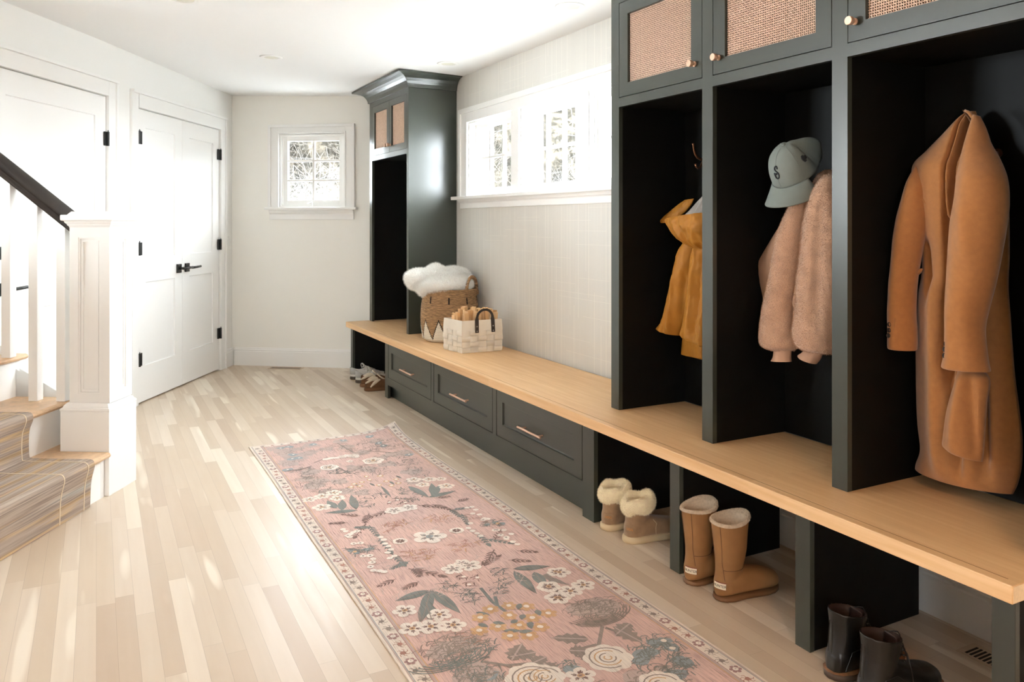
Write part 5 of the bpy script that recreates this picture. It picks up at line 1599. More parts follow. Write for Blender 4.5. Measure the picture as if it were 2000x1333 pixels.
g4 = [(2.560, 1.440), (2.677, 1.291), (2.566, 1.414), (2.604, 1.295), (2.528, 1.455), (2.566, 1.301), (2.611, 1.377), (2.637, 1.302)]
bm = nb(); garment(bm, ln, 0.05, [(*g4[0], *g4[1], 0.006, 0.010), (*g4[2], *g4[3], 0.006, 0.012), (*g4[4], *g4[5], 0.008, -0.016), (*g4[6], *g4[7], 0.006, -0.012)], seed=45, wr=0.003, wrs=24, nf=60)
o = link('hood_lining', bm, grey_l, None, smooth=True); o.parent = h; o.matrix_parent_inverse = Matrix.Identity(4); o['label'] = 'grey satin hood lining'
rm = lev([(2.748, 1.379), (2.686, 1.384), (2.786, 1.360), (2.697, 1.358), (2.832, 1.331), (2.724, 1.327), (2.876, 1.294), (2.765, 1.296), (2.865, 1.278), (2.779, 1.278)], [2.30, 2.295, 2.285, 2.27, 2.26], [.6, 1, 1, 1, .6])
bm = nb(); garment(bm, rm, 0.018, seed=46, wr=0.006, wrs=50, nf=24); o = link('hood_rim', bm, must, None, smooth=True); o.parent = h; o.matrix_parent_inverse = Matrix.Identity(4)

# cap -------------------------------------------------------------------------------
cap_m = simple('pale_blue_cotton_twill', (118, 126, 121), 0.85, var=0.04, vscale=30, bump=0.15, bscale=400)
emb = simple('dark_navy_embroidery', (26, 32, 40), 0.8)
cp = thing('baseball_cap', 'pale blue-grey baseball cap with dark embroidery hanging above the fleece jacket', 'cap', (2.190, 2.016, 1.457), world_coords=False)
UPV = Vector((-0.597, -0.069, 0.766)).normalized()          # crown direction
FRV = Vector((-0.794, -0.045, -0.643)); FRV = (FRV - UPV * FRV.dot(UPV)).normalized()   # brim direction
SDV = FRV.cross(UPV)
cp.rotation_mode = 'QUATERNION'
cp.rotation_quaternion = Matrix((SDV, FRV, UPV)).transposed().to_quaternion()
def crown_pt(a, t, off=0.0):
    """a: angle, 90 deg = front; t: 0 rim .. 1 button"""
    th = t * PI / 2
    rx, ry = 0.081, 0.096
    r = math.cos(th) ** 0.78 if th < PI / 2 - 1e-6 else 0.0
    z = 0.118 * math.sin(th) ** 0.92
    c, s = math.cos(a), math.sin(a)
    p = Vector((rx * r * c, ry * r * s, z))
    # the soft rear half is pinched into a ridge and dents where it hangs from the hook
    back = max(0.0, -s + 0.15)
    rid = math.exp(-((a - R(240)) / 0.24) ** 2) * math.sin(PI * min(1, t * 1.25 + 0.12))
    den = math.exp(-((a - R(203)) / 0.28) ** 2) * math.sin(PI * min(1, t * 1.1 + 0.05)) + 0.8 * math.exp(-((a - R(285)) / 0.34) ** 2) * math.sin(PI * min(1, t))
    k = 1 + 0.40 * rid - 0.26 * den
    p = Vector((p.x * k, p.y * k, p.z * (1 + 0.10 * rid - 0.12 * den)))
    n = Vector((c * rx, s * ry, z)).normalized()
    return p + n * off
bm = nb(); n = 72; rings = []
for j in range(25): rings.append([bm.verts.new(crown_pt(2 * PI * k / n, min(j / 24, 0.985))) for k in range(n)])
for j in range(24, -1, -1): rings.append([bm.verts.new(crown_pt(2 * PI * k / n, min(j / 24, 0.985), -0.003)) for k in range(n)])
stitch(bm, rings, cap=False); stitch(bm, [rings[-1], rings[0]], cap=False)
link('crown', bm, cap_m, cp, smooth=True)
# brim
bm = nb(); rr = []
for j in range(13):
    t = j / 12; row = []
    for i in range(33):
        a = R(24) + (R(156) - R(24)) * i / 32
        u = (a - PI / 2) / R(66)
        base_p = crown_pt(a, 0.0)
        out = 0.072 * (max(0, 1 - abs(u) ** 2.4)) ** 0.55
        p = base_p + Vector((0.10 * math.cos(a) * t * 0.25, out * t, 0.004 - 0.034 * (u * u) * t - 0.030 * t))
        row.append(p)
    rr.append(row)
up = [[bm.verts.new(p) for p in row] for row in rr]; dn = [[bm.verts.new(p - Vector((0, 0, 0.003))) for p in row] for row in rr]
for j in range(12):
    for i in range(32):
        bm.faces.new((up[j][i], up[j][i + 1], up[j + 1][i + 1], up[j + 1][i])); bm.faces.new((dn[j][i], dn[j + 1][i], dn[j + 1][i + 1], dn[j][i + 1]))
for i in range(32): bm.faces.new((up[12][i], up[12][i + 1], dn[12][i + 1], dn[12][i])); bm.faces.new((up[0][i + 1], up[0][i], dn[0][i], dn[0][i + 1]))
for j in range(12):
    for i in (0, 32): bm.faces.new((up[j][i], up[j + 1][i], dn[j + 1][i], dn[j][i]))
link('brim', bm, cap_m, cp, smooth=True)
bm = nb(); bmesh.ops.create_uvsphere(bm, u_segments=14, v_segments=8, radius=0.0075, matrix=Matrix.Translation((0, 0, 0.1185)) @ Matrix.Diagonal((1, 1, .5, 1))); link('top_button', bm, cap_m, cp, smooth=True)
# seams
bm = nb()
for a in (R(90), R(30), R(150), R(210), R(330)):
    tube(bm, [crown_pt(a, t / 12, 0.0003) for t in range(0, 12)], 0.0008, 5)
link('seam', bm, cap_m, cp)
def stroke(pts2, a0, t0, sa, st, r, off=0.0015):
    """embroidered stroke drawn on the crown: x along the angle, y up the panel"""
    return [crown_pt(a0 + x * sa, t0 + y * st, off) for x, y in pts2]
bm = nb()
S = [(0.30, 0.62), (0.42, 0.74), (0.30, 0.92), (0.05, 0.98), (-0.22, 0.86), (-0.30, 0.62), (-0.12, 0.42), (0.18, 0.28), (0.46, 0.10), (0.55, -0.18), (0.38, -0.45), (0.05, -0.55), (-0.25, -0.42), (-0.40, -0.12), (-0.48, 0.08), (-0.22, 0.02), (0.08, 0.05), (0.02, -0.08)]
def densify(p, n=6):
    out = []
    for i in range(len(p) - 1):
        P_ = [p[max(0, i - 1)], p[i], p[i + 1], p[min(len(p) - 1, i + 2)]]
        for k in range(n):
            t = k / n
            out.append(tuple(0.5 * ((2 * P_[1][c]) + (-P_[0][c] + P_[2][c]) * t + (2 * P_[0][c] - 5 * P_[1][c] + 4 * P_[2][c] - P_[3][c]) * t * t + (-P_[0][c] + 3 * P_[1][c] - 3 * P_[2][c] + P_[3][c]) * t ** 3) for c in range(2)))
    return out + [p[-1]]
tube(bm, stroke(densify(S), R(90), 0.30, 0.22, 0.17, 0), 0.0024, 6)
o = link('embroidered_emblem', bm, emb, cp, smooth=True)
bm = nb()
for k in range(7):
    v = -0.6 + k * 0.2; w = math.sqrt(max(0, 0.5 - v * v))
    tube(bm, stroke([(-w, v + 0.04), (-w * .3, v), (w * .4, v + 0.05), (w, v)], R(170), 0.36, 0.13, 0.11, 0), 0.0016, 5)
tube(bm, stroke(densify([(0.5, 0.4), (0.9, 0.1), (1.25, 0.35), (1.3, 0.05), (1.1, -0.3)]), R(170), 0.36, 0.13, 0.11, 0), 0.0014, 5)
tube(bm, stroke(densify([(0.9, 0.1), (0.7, -0.3), (1.0, -0.1)]), R(170), 0.36, 0.13, 0.11, 0), 0.0012, 5)
link('side_emblem', bm, emb, cp, smooth=True)

# ------------------------------------------------------------------ runner rug
def weave(name, col, dark=0.55, amt=1.0):
    n = N(name); c = srgb(col)
    sep = n.n('SeparateXYZ'); n.l(n.co(), sep.inputs[0])
    cx = n.n('CombineXYZ'); n.l(n.math('MULTIPLY', sep.outputs[0], 320.0), cx.inputs[0]); n.l(n.math('MULTIPLY', sep.outputs[1], 12.0), cx.inputs[1])
    g = n.noise(1.0, 3, vec=cx.outputs[0], rough=0.7)
    k = n.ramp(g, [(0.30, (dark, dark * 0.96, dark * 0.92)), (0.52, (1, 1, 1)), (0.75, (1.14, 1.12, 1.08))])
    big = n.noise(3.5, 2)
    kk = n.ramp(big, [(0.3, (0.92, 0.93, 0.95)), (0.7, (1.06, 1.03, 1.0))])
    n.l(n.mix(1.0, n.mix(amt, c, k, 'MULTIPLY'), kk, 'MULTIPLY'), n.b.inputs['Base Color'])
    n.b.inputs['Roughness'].default_value = 0.9; n.b.inputs['Sheen Weight'].default_value = 0.3
    n.bump(g, 0.35, 0.0015)
    return n.m
RC = {'rose': weave('rug_rose', (204, 166, 154), 0.45), 'cream': weave('rug_cream', (222, 208, 194), 0.72), 'white': weave('rug_white', (228, 216, 204), 0.7),
      'brown': weave('rug_brown', (112, 78, 66), 0.6), 'teal': weave('rug_teal', (112, 115, 108), 0.5), 'olive': weave('rug_olive', (134, 118, 106), 0.55),
      'gold': weave('rug_gold', (196, 152, 104), 0.7), 'rust': weave('rug_rust', (164, 112, 92), 0.7), 'blue': weave('rug_blue', (138, 146, 148), 0.7), 'rosed': weave('rug_dark_rose', (158, 118, 112), 0.75),
      'mist': weave('rug_mist', (180, 156, 146), 0.7)}
RN = list(RC)
rug_bm = nb()
X0, X1, Y0, Y1 = 0.770, 1.645, 0.95, 4.690
def lift(x, y):
    # the far corner by the drawers curls up, and the far edge waves slightly
    d = math.hypot(x - X1, (y - Y1) * 0.8)
    return 0.035 * max(0.0, 1 - d / 0.20) ** 1.7
def warp(x, y):
    # the long edges wander a little, as laid
    t = (x - X0) / (X1 - X0)
    yy = y + (0.03 * math.sin(PI * t) * -0.8 + 0.035 * t * t) * max(0, (y - 4.2) / 0.49)
    xx = x + 0.006 * math.sin(y * 4 + 1) * (1 if t > 0.5 else -0.3)
    return xx, yy
def rv(x, y, h):
    a, b = warp(x, y)
    return rug_bm.verts.new((a, b, 0.0055 + h + lift(x, y)))
def grid(x0, x1, y0, y1, h, col, step=0.04):
    nx = max(1, round((x1 - x0) / step)); ny = max(1, round((y1 - y0) / step))
    vs = [[rv(x0 + (x1 - x0) * i / nx, y0 + (y1 - y0) * j / ny, h) for i in range(nx + 1)] for j in range(ny + 1)]
    for j in range(ny):
        for i in range(nx): rug_bm.faces.new((vs[j][i], vs[j][i + 1], vs[j + 1][i + 1], vs[j + 1][i])).material_index = RN.index(col)
HL = [0]
def lh(lvl):
    HL[0] = (HL[0] + 1) % 75
    return 0.0004 * lvl + 0.000005 * HL[0]
def poly(pts, col, lvl=1):
    h = lh(lvl)
    try:
        f = rug_bm.faces.new([rv(x, y, h) for x, y in pts]); f.material_index = RN.index(col)
    except ValueError: pass
pr = random.Random(2)
def blob(x, y, r, col, n=10, lvl=2, ry=None, jit=0.12, rot=0.0):
    ry = ry or r
    pts = []
    for k in range(n):
        a = 2 * PI * k / n; q = 1 + pr.uniform(-jit, jit)
        u, v = r * q * math.cos(a), ry * q * math.sin(a)
        pts.append((x + u * math.cos(rot) - v * math.sin(rot), y + u * math.sin(rot) + v * math.cos(rot)))
    poly(pts, col, lvl)
def fan(x, y, pts, col, lvl):
    h = lh(lvl); c = rv(x, y, h); vs = [rv(a, b, h) for a, b in pts]
    for k in range(len(vs)): rug_bm.faces.new((c, vs[k], vs[(k + 1) % len(vs)])).material_index = RN.index(col)
def flower(x, y, r, petals=5, col='white', cc='gold', vein='olive', lvl=3, rot=None):
    rot = pr.uniform(0, 6) if rot is None else rot
    pts = []
    for k in range(petals * 8):
        a = 2 * PI * k / (petals * 8)
        q = r * (0.62 + 0.38 * abs(math.sin((a * petals) / 2)) ** 0.5)
        pts.append((x + q * math.cos(a + rot), y + q * math.sin(a + rot)))
    fan(x, y, pts, col, lvl)
    for k in range(petals):
        a = rot + 2 * PI * (k + 0.5) / petals
        for d in (-0.22, 0, 0.22):
            line([(x + r * .25 * math.cos(a + d), y + r * .25 * math.sin(a + d)), (x + r * (.62 if d == 0 else .5) * math.cos(a + d), y + r * (.62 if d == 0 else .5) * math.sin(a + d))], r * 0.035, vein, lvl + 1)
    blob(x, y, r * 0.22, cc, 8, lvl + 2)
    blob(x, y, r * 0.10, vein, 6, lvl + 3)
def line(p, w, col, lvl=2, taper=False):
    n = len(p)
    L, Rr = [], []
    for i, (x, y) in enumerate(p):
        a = p[max(0, i - 1)]; b = p[min(n - 1, i + 1)]
        dx, dy = b[0] - a[0], b[1] - a[1]; m = math.hypot(dx, dy) or 1
        q = w * (1 - 0.8 * i / (n - 1)) if taper else w
        L.append((x - dy / m * q, y + dx / m * q)); Rr.append((x + dy / m * q, y - dx / m * q))
    h = lh(lvl)
    lv = [rv(a, b, h) for a, b in L]; rr = [rv(a, b, h) for a, b in Rr]
    for i in range(n - 1): rug_bm.faces.new((lv[i], lv[i + 1], rr[i + 1], rr[i])).material_index = RN.index(col)
def leaf(x0, y0, x1, y1, w, col, lvl=2, vein=None, jag=0):
    dx, dy = x1 - x0, y1 - y0; m = math.hypot(dx, dy); ux, uy = dx / m, dy / m
    n = 9; A, B = [], []
    for i in range(n + 1):
        t = i / n; q = w * math.sin(PI * t ** 0.8) * (1 if not jag or i % 2 else 0.6)
        A.append((x0 + dx * t - uy * q, y0 + dy * t + ux * q)); B.append((x0 + dx * t + uy * q, y0 + dy * t - ux * q))
    fan((x0 + x1) / 2, (y0 + y1) / 2, A + B[-2:0:-1], col, lvl)
    if vein: line([(x0, y0), (x1, y1)], w * 0.08, vein, lvl + 1)
def fern(x0, y0, x1, y1, w, col, n=6, lvl=2, lw=None):
    """leafy sprig from base to tip"""
    dx, dy = x1 - x0, y1 - y0; m = math.hypot(dx, dy); ux, uy = dx / m, dy / m
    line([(x0, y0), (x1, y1)], m * 0.02, col, lvl, True)
    for i in range(n):
        t = 0.12 + 0.78 * i / n; bx, by = x0 + dx * t, y0 + dy * t
        l = w * (1 - 0.5 * t)
        for s in (-1, 1):
            leaf(bx, by, bx + (ux * 0.85 - uy * s * 0.6) * l, by + (uy * 0.85 + ux * s * 0.6) * l, (lw * 0.55 if lw else l * 0.115), col, lvl)
    leaf(x0 + dx * .8, y0 + dy * .8, x1, y1, m * 0.06, col, lvl)
def scratch(x, y, r, col, n=18, ry=None, lvl=2, seed=0):
    n = int(n * 1.5)
    """a woven thicket of short curved strokes"""
    q = random.Random(seed + int(x * 1000)); ry = ry or r
    for k in range(n):
        a = q.uniform(0, 2 * PI); d = q.random() ** 0.5
        cx, cy = x + r * d * math.cos(a), y + ry * d * math.sin(a)
        b = q.uniform(-0.5, 0.5) + (0 if q.random() < .6 else 1.2); l = q.uniform(0.018, 0.036)
        p = [(cx + l * math.cos(b) * t, cy + l * math.sin(b) * t + 0.006 * math.sin(PI * (t + .5))) for t in (-.5, -.2, .2, .5)]
        line(p, q.uniform(0.0010, 0.0020), col, lvl)
def rose(x, y, r, lvl=3):
    pts = []
    for k in range(40):
        a = 2 * PI * k / 40; q = r * (0.88 + 0.12 * abs(math.sin(a * 4)))
        pts.append((x + q * math.cos(a), y + q * math.sin(a)))
    fan(x, y, pts, 'white', lvl)
    for i, q in enumerate((0.72, 0.52, 0.32, 0.15)):
        s = 0.6 * i
        line([(x + r * q * math.cos(s + a), y + r * q * math.sin(s + a)) for a in [k * 0.35 for k in range(15)]], r * 0.03, 'gold' if i % 2 else 'olive', lvl + 1)
def arcs(x, y, r, col, n=5, lvl=2, a0=0.2, a1=2.9):
    for i in range(n):
        q = r * (0.4 + 0.6 * (i + 1) / n)
        line([(x + q * math.cos(a0 + (a1 - a0) * k / 12), y - 0.6 * q * math.sin(a0 + (a1 - a0) * k / 12)) for k in range(13)], 0.0022, col, lvl)

# ground, borders
grid(X0 + 0.062, X1 - 0.062, Y0, Y1 - 0.05, 0, 'rose')
grid(X0, X0 + 0.062, Y0, Y1, 0, 'cream'); grid(X1 - 0.062, X1, Y0, Y1, 0, 'cream'); grid(X0 + 0.062, X1 - 0.062, Y1 - 0.05, Y1, 0, 'cream')
for xs, sg in ((X0, 1), (X1, -1)):
    for off, w, c in ((0.010, 0.0022, 'mist'), (0.014, 0.0012, 'blue'), (0.0600, 0.0016, 'rosed'), (0.066, 0.0035, 'mist'), (0.072, 0.0016, 'gold')):
        line([(xs + sg * off, Y0 + (Y1 - 0.02 - Y0) * k / 60) for k in range(61)], w, c, 1)
line([(X0 + 0.01 + (X1 - X0 - .02) * k / 20, Y1 - 0.010) for k in range(21)], 0.002, 'mist', 1)
line([(X0 + 0.05 + (X1 - X0 - .1) * k / 20, Y1 - 0.050) for k in range(21)], 0.002, 'rosed', 1)
def bug(x, y, r, col, a):
    blob(x, y, r * .55, col, 8, 2, jit=.2)
    for k in range(6):
        b = a + (k - 2.5) * 0.42 + (PI if k % 2 else 0)
        line([(x + r * .4 * math.cos(b), y + r * .4 * math.sin(b)), (x + r * math.cos(b + .15), y + r * math.sin(b + .15)), (x + r * 1.2 * math.cos(b + .5), y + r * 1.2 * math.sin(b + .5))], r * .07, col, 2)
y = Y0 + 0.03; i = 0
while y < Y1 - 0.03:
    for xc, s in ((X0 + 0.037, 1), (X1 - 0.037, -1)):
        if i % 3 == 2:
            flower(xc, y, 0.019, 6, 'rosed', 'white', 'olive', 2)
            blob(xc, y, 0.009, 'white', 8, 4)
        else: bug(xc + 0.004 * s * (1 if i % 2 else -1), y, 0.017, 'rust' if (i // 3) % 2 == 0 else 'olive', s * PI / 2 + (0.4 if i % 2 else -0.4))
    y += 0.052; i += 1
for k in range(15):
    xc = X0 + 0.07 + k * 0.052
    (bug(xc, Y1 - 0.03, 0.014, 'rust' if k % 2 else 'olive', PI / 2))

# field
for x, y, r in [(1.196, 3.004, 0.070)]: flower(x, y, r, 5, 'white', 'blue', 'olive', rot=0.3)
for x, y in [(1.076, 3.015), (1.316, 3.011)]:
    blob(x, y, 0.030, 'white', 16, 3); flower(x, y, 0.019, 8, 'brown', 'white', 'brown', 4)
for x, y, r in [(1.168, 3.348, 0.045), (1.231, 3.353, 0.042), (1.159, 2.683, 0.044), (1.229, 2.682, 0.050), (1.212, 2.715, 0.034)]: flower(x, y, r, 5, 'white', 'mist', 'olive')
for a in [(1.151, 3.363, 1.004, 3.299), (1.058, 3.364, 1.007, 3.261), (1.278, 3.363, 1.387, 3.266), (1.340, 3.344, 1.387, 3.233), (1.016, 2.762, 1.117, 2.629), (1.042, 2.772, 1.028, 2.676), (1.261, 2.658, 1.381, 2.714), (1.375, 2.767, 1.278, 2.652)]: fern(*a, 0.040, 'brown', 5)
for a in [(1.017, 3.355, 0.945, 3.418), (0.947, 3.305, 0.868, 3.334), (1.386, 3.411, 1.459, 3.401), (1.449, 3.321, 1.518, 3.336), (0.947, 2.704, 0.865, 2.673), (1.013, 2.646, 0.939, 2.613), (1.451, 2.718, 1.520, 2.665), (1.382, 2.658, 1.457, 2.606), (1.012, 3.258, 0.918, 3.123), (1.417, 2.851, 1.487, 2.938)]: fern(*a, 0.034, 'brown', 4)
for a in [(1.021, 3.206, 0.953, 3.241), (1.017, 3.232, 1.014, 3.095), (1.014, 3.095, 1.007, 2.910), (1.007, 2.910, 1.015, 2.781), (1.045, 2.822, 0.950, 2.787), (1.386, 3.253, 1.390, 3.134), (1.408, 3.175, 1.383, 3.040), (1.384, 2.946, 1.374, 2.799), (1.387, 2.878, 1.474, 2.778), (1.389, 3.238, 1.487, 3.226)]: fern(*a, 0.030, 'teal', 5, lw=0.009)
for x, y in [(0.908, 3.241), (0.913, 3.216), (0.922, 3.177), (0.938, 3.191), (0.910, 3.150), (1.020, 3.088), (1.022, 3.058), (1.015, 3.019), (1.019, 2.989), (1.017, 2.955), (0.995, 2.932), (1.008, 2.890), (0.986, 2.881), (1.460, 3.228), (1.484, 3.228), (1.484, 3.188), (1.453, 3.152), (1.474, 3.128), (1.399, 3.055), (1.370, 3.011), (1.373, 2.975), (1.379, 2.944), (1.382, 2.913), (1.462, 2.838), (1.473, 2.800), (1.478, 2.770), (0.928, 2.902), (0.911, 2.873), (0.915, 2.792), (0.928, 2.777), (0.897, 2.806), (1.474, 3.078), (1.486, 3.066), (1.493, 2.924), (1.502, 2.873)]: blob(x, y, 0.0125, 'white', 9, 4)
for x, y in [(0.907, 3.167), (0.954, 3.194), (0.902, 2.945), (0.927, 2.936), (0.916, 2.876), (1.468, 2.937), (1.459, 2.884), (1.469, 2.852), (1.463, 3.066), (0.905, 3.076), (0.930, 3.070), (1.459, 2.941), (0.898, 2.842)]:
    blob(x, y, 0.014, 'white', 10, 4); blob(x, y, 0.005, 'olive', 6, 5)
for x, y in [(0.876, 3.019), (0.890, 2.987), (0.929, 3.001), (0.951, 3.000), (1.456, 3.013), (1.498, 3.016), (1.519, 2.993)]: scratch(x, y, 0.030, 'teal', 9); blob(x, y, 0.014, 'blue', 8, 1)
for x, y in [(0.885, 2.998), (1.501, 3.002)]: blob(x, y, 0.009, 'gold', 7, 4)
for x, y in [(1.103, 3.186), (1.139, 3.192), (1.271, 3.171), (1.327, 3.155), (1.073, 2.875), (1.145, 2.857), (1.266, 2.855), (1.312, 2.863), (1.086, 2.829), (1.078, 3.164)]: scratch(x, y, 0.045, 'rust', 10); scratch(x, y, 0.04, 'gold', 3)
# lilies at the far half
for x, y, r in [(0.868, 3.662, 0.036), (0.930, 3.679, 0.038), (0.990, 3.700, 0.040), (0.987, 3.620, 0.038), (0.894, 3.537, 0.044), (1.392, 3.704, 0.040), (1.462, 3.674, 0.038), (1.403, 3.614, 0.036), (1.495, 3.544, 0.042), (1.515, 3.653, 0.030), (1.071, 4.095, 0.050), (1.316, 4.098, 0.060), (1.199, 4.148, 0.022)]: flower(x, y, r, 5, 'white', 'gold', 'olive')
for x, y, r in [(1.071, 4.095, 0.048), (1.316, 4.098, 0.056), (1.246, 4.237, 0.034), (1.185, 4.249, 0.028)]: rose(x, y, r, 4)
for x, y in [(1.094, 4.245), (1.122, 4.251), (1.151, 4.243), (1.211, 4.264), (1.255, 4.213)]: blob(x, y, 0.020, 'white', 9, 3)
for a in [(1.025, 3.442, 1.055, 3.637), (1.026, 3.428, 0.888, 3.461), (0.949, 3.495, 0.936, 3.612), (0.965, 3.460, 1.002, 3.592), (1.334, 3.628, 1.361, 3.432), (1.357, 3.435, 1.509, 3.459), (1.391, 3.446, 1.449, 3.616), (1.378, 3.438, 1.472, 3.572)]: leaf(*a, 0.020, 'teal', 2)
for x, y in [(1.086, 3.742), (1.127, 3.736), (1.200, 3.862), (1.267, 3.837), (1.197, 3.806), (1.266, 3.744), (1.318, 3.750), (1.307, 3.690), (1.152, 3.787), (1.214, 3.707), (1.266, 3.673), (1.111, 3.777)]: blob(x, y, 0.016, 'gold', 8, 3); blob(x, y, 0.009, 'white', 7, 4)
for a in [(1.218, 3.689, 1.209, 3.521), (1.213, 3.614, 1.218, 3.658), (1.108, 3.769, 1.136, 3.732), (1.182, 3.756, 1.193, 3.702), (1.279, 3.737, 1.283, 3.677), (1.338, 3.807, 1.348, 3.750)]: leaf(*a, 0.007, 'teal', 3)
for x, y in [(0.941, 3.850), (0.888, 3.862), (0.956, 3.764), (1.448, 3.854), (1.486, 3.982), (1.452, 3.781), (1.492, 4.057), (1.255, 3.955), (1.238, 4.000), (1.289, 3.902), (0.933, 4.019), (0.960, 3.970), (0.902, 4.140), (1.229, 4.487), (1.274, 4.334), (1.378, 4.454), (1.438, 4.355), (1.510, 4.430), (1.510, 4.296), (1.382, 4.320), (1.438, 3.970)]: scratch(x, y, 0.055, 'olive', 16)
for x, y in [(0.929, 3.840), (0.965, 4.333), (0.935, 4.388), (0.911, 4.524), (1.009, 4.390), (1.082, 4.564), (0.890, 4.578), (1.251, 4.566), (1.429, 3.829), (1.251, 3.975), (0.895, 4.292)]: blob(x, y, 0.050, 'mist', 14, 1, jit=.3)
for x, y in [(0.957, 4.417), (0.971, 4.338), (0.935, 4.340), (0.871, 4.156), (1.276, 4.576), (1.106, 4.574), (1.445, 4.410), (1.453, 4.348), (1.438, 4.571), (1.526, 4.119), (0.923, 4.582), (0.967, 4.589)]: blob(x, y, 0.026, 'blue', 9, 2, jit=.3); blob(x, y, 0.007, 'white', 6, 4)
for x, y in [(1.114, 3.994), (1.138, 3.939), (1.079, 4.012), (1.261, 3.589), (1.309, 3.534), (1.163, 3.551), (1.093, 3.474), (1.297, 3.452), (0.946, 4.117), (1.233, 3.456), (1.077, 3.539)]: scratch(x, y, 0.045, 'teal', 9); scratch(x, y, 0.05, 'olive', 8)
for a in [(0.997, 4.163, 0.907, 4.119), (1.109, 4.086, 1.138, 3.939), (1.018, 4.208, 1.108, 4.278), (1.332, 4.304, 1.453, 4.198), (1.264, 4.298, 1.230, 4.532)]: line([(a[0], a[1]), (a[2], a[3])], 0.004, 'olive', 2)
for x, y in [(0.923, 4.476), (0.996, 4.522), (1.046, 4.412), (1.150, 4.441), (1.257, 4.428), (1.302, 4.278), (1.450, 4.462), (1.441, 4.164), (1.510, 4.169), (0.915, 4.244), (0.965, 4.072), (1.056, 3.854), (1.184, 4.028), (1.366, 4.007), (0.911, 3.963), (1.392, 3.678), (1.362, 4.125), (0.971, 3.898), (0.977, 3.737), (1.107, 3.639), (1.050, 3.699)]: scratch(x, y, 0.05, 'olive', 10); blob(x, y, 0.045, 'mist', 12, 1, jit=.35)
for x, y in [(1.015, 3.073), (1.197, 3.161), (1.252, 3.038), (1.069, 2.725), (0.935, 2.832), (1.451, 3.127), (0.856, 2.911), (1.038, 2.521), (0.903, 2.608), (1.237, 2.401), (1.314, 2.710), (1.347, 2.508), (1.027, 2.214), (0.922, 2.269)]: scratch(x, y, 0.05, 'rust', 6); scratch(x, y, 0.05, 'mist', 8)
# tulips and lilies at the near half
for a in [(1.018, 2.567, 0.888, 2.545), (1.025, 2.568, 0.919, 2.376), (1.027, 2.562, 1.050, 2.364), (0.977, 2.491, 0.951, 2.374), (1.362, 2.581, 1.497, 2.538), (1.357, 2.565, 1.343, 2.369), (1.419, 2.524, 1.395, 2.398)]: leaf(*a, 0.022, 'teal', 2, 'olive')
for a in [(0.972, 2.494, 0.909, 2.368), (0.972, 2.478, 0.940, 2.345), (0.972, 2.486, 0.983, 2.385)]: leaf(*a, 0.014, 'olive', 1)
for x, y, r in [(0.894, 2.468, 0.042), (0.876, 2.348, 0.046), (0.932, 2.333, 0.046), (0.985, 2.391, 0.042), (0.997, 2.308, 0.044), (1.406, 2.396, 0.040), (1.388, 2.314, 0.044), (1.488, 2.488, 0.034)]: flower(x, y, r, 5, 'white', 'gold', 'brown')
for x, y, r in [(1.498, 2.478, 0.044), (1.406, 2.398, 0.044), (1.455, 2.334, 0.044), (1.520, 2.352, 0.044), (1.394, 2.310, 0.044), (1.204, 1.884, 0.042)]: flower(x, y, r, 5, 'white', 'gold', 'brown')
for a in [(1.408, 2.489, 1.407, 2.422), (1.424, 2.495, 1.478, 2.371), (1.452, 2.466, 1.404, 2.333), (1.417, 2.471, 1.496, 2.486)]: leaf(*a, 0.014, 'olive', 1)
for x, y in [(1.217, 2.339), (1.147, 2.346), (1.267, 2.307), (1.094, 2.311), (1.184, 2.281), (1.246, 2.232), (1.307, 2.234), (1.119, 2.233), (1.183, 2.210), (1.057, 2.239), (1.128, 2.166), (1.182, 2.142), (1.239, 2.170)]:
    flower(x, y, 0.030, 6, 'gold', 'white', 'gold'); blob(x, y, 0.010, 'white', 8, 6)
for a in [(1.259, 2.335, 1.232, 2.301), (1.096, 2.350, 1.129, 2.310), (1.233, 2.266, 1.210, 2.239), (1.286, 2.273, 1.275, 2.233), (1.071, 2.279, 1.093, 2.246), (1.116, 2.266, 1.149, 2.239), (1.166, 2.235, 1.195, 2.242), (1.223, 2.211, 1.206, 2.171), (1.123, 2.204, 1.176, 2.176), (1.163, 2.173, 1.206, 2.161), (1.231, 2.196, 1.212, 2.211)]: leaf(*a, 0.011, 'teal', 3)
for a in [(1.184, 2.499, 1.175, 2.391), (1.175, 2.391, 1.185, 2.309), (1.201, 2.420, 1.174, 2.343)]: line([(a[0], a[1]), (a[2], a[3])], 0.006, 'teal', 3)
for x, y in [(1.120, 2.494), (1.126, 2.443), (1.307, 2.582), (1.287, 2.497), (1.087, 2.568), (1.248, 2.451)]: scratch(x, y, 0.035, 'teal', 12)
for x, y in [(1.160, 2.541), (1.215, 2.577), (1.167, 2.606), (1.219, 3.469), (1.182, 3.455), (1.239, 3.420)]: blob(x, y, 0.008, 'white', 7, 4); scratch(x, y, 0.02, 'brown', 4)
for x, y in [(0.952, 2.191), (0.987, 2.197), (0.928, 2.191), (0.899, 2.183)]: scratch(x, y, 0.070, 'olive', 26); blob(x, y, 0.040, 'mist', 12, 1)
for x, y in [(0.994, 2.157), (1.001, 2.129), (0.924, 2.111), (0.903, 2.105), (1.029, 2.163)]: scratch(x, y, 0.050, 'teal', 14)
for x, y, r in [(0.883, 2.144, 0.10), (0.941, 2.149, 0.11)]: arcs(x, y, r, 'teal', 4)
for x, y in [(1.484, 2.217), (1.444, 2.202), (1.510, 2.191), (1.411, 2.208), (1.474, 2.175)]: scratch(x, y, 0.060, 'olive', 22); blob(x, y, 0.045, 'mist', 12, 1)
for x, y, r in [(1.452, 2.169, 0.12), (1.442, 2.146, 0.10)]: arcs(x, y, r, 'olive', 6)
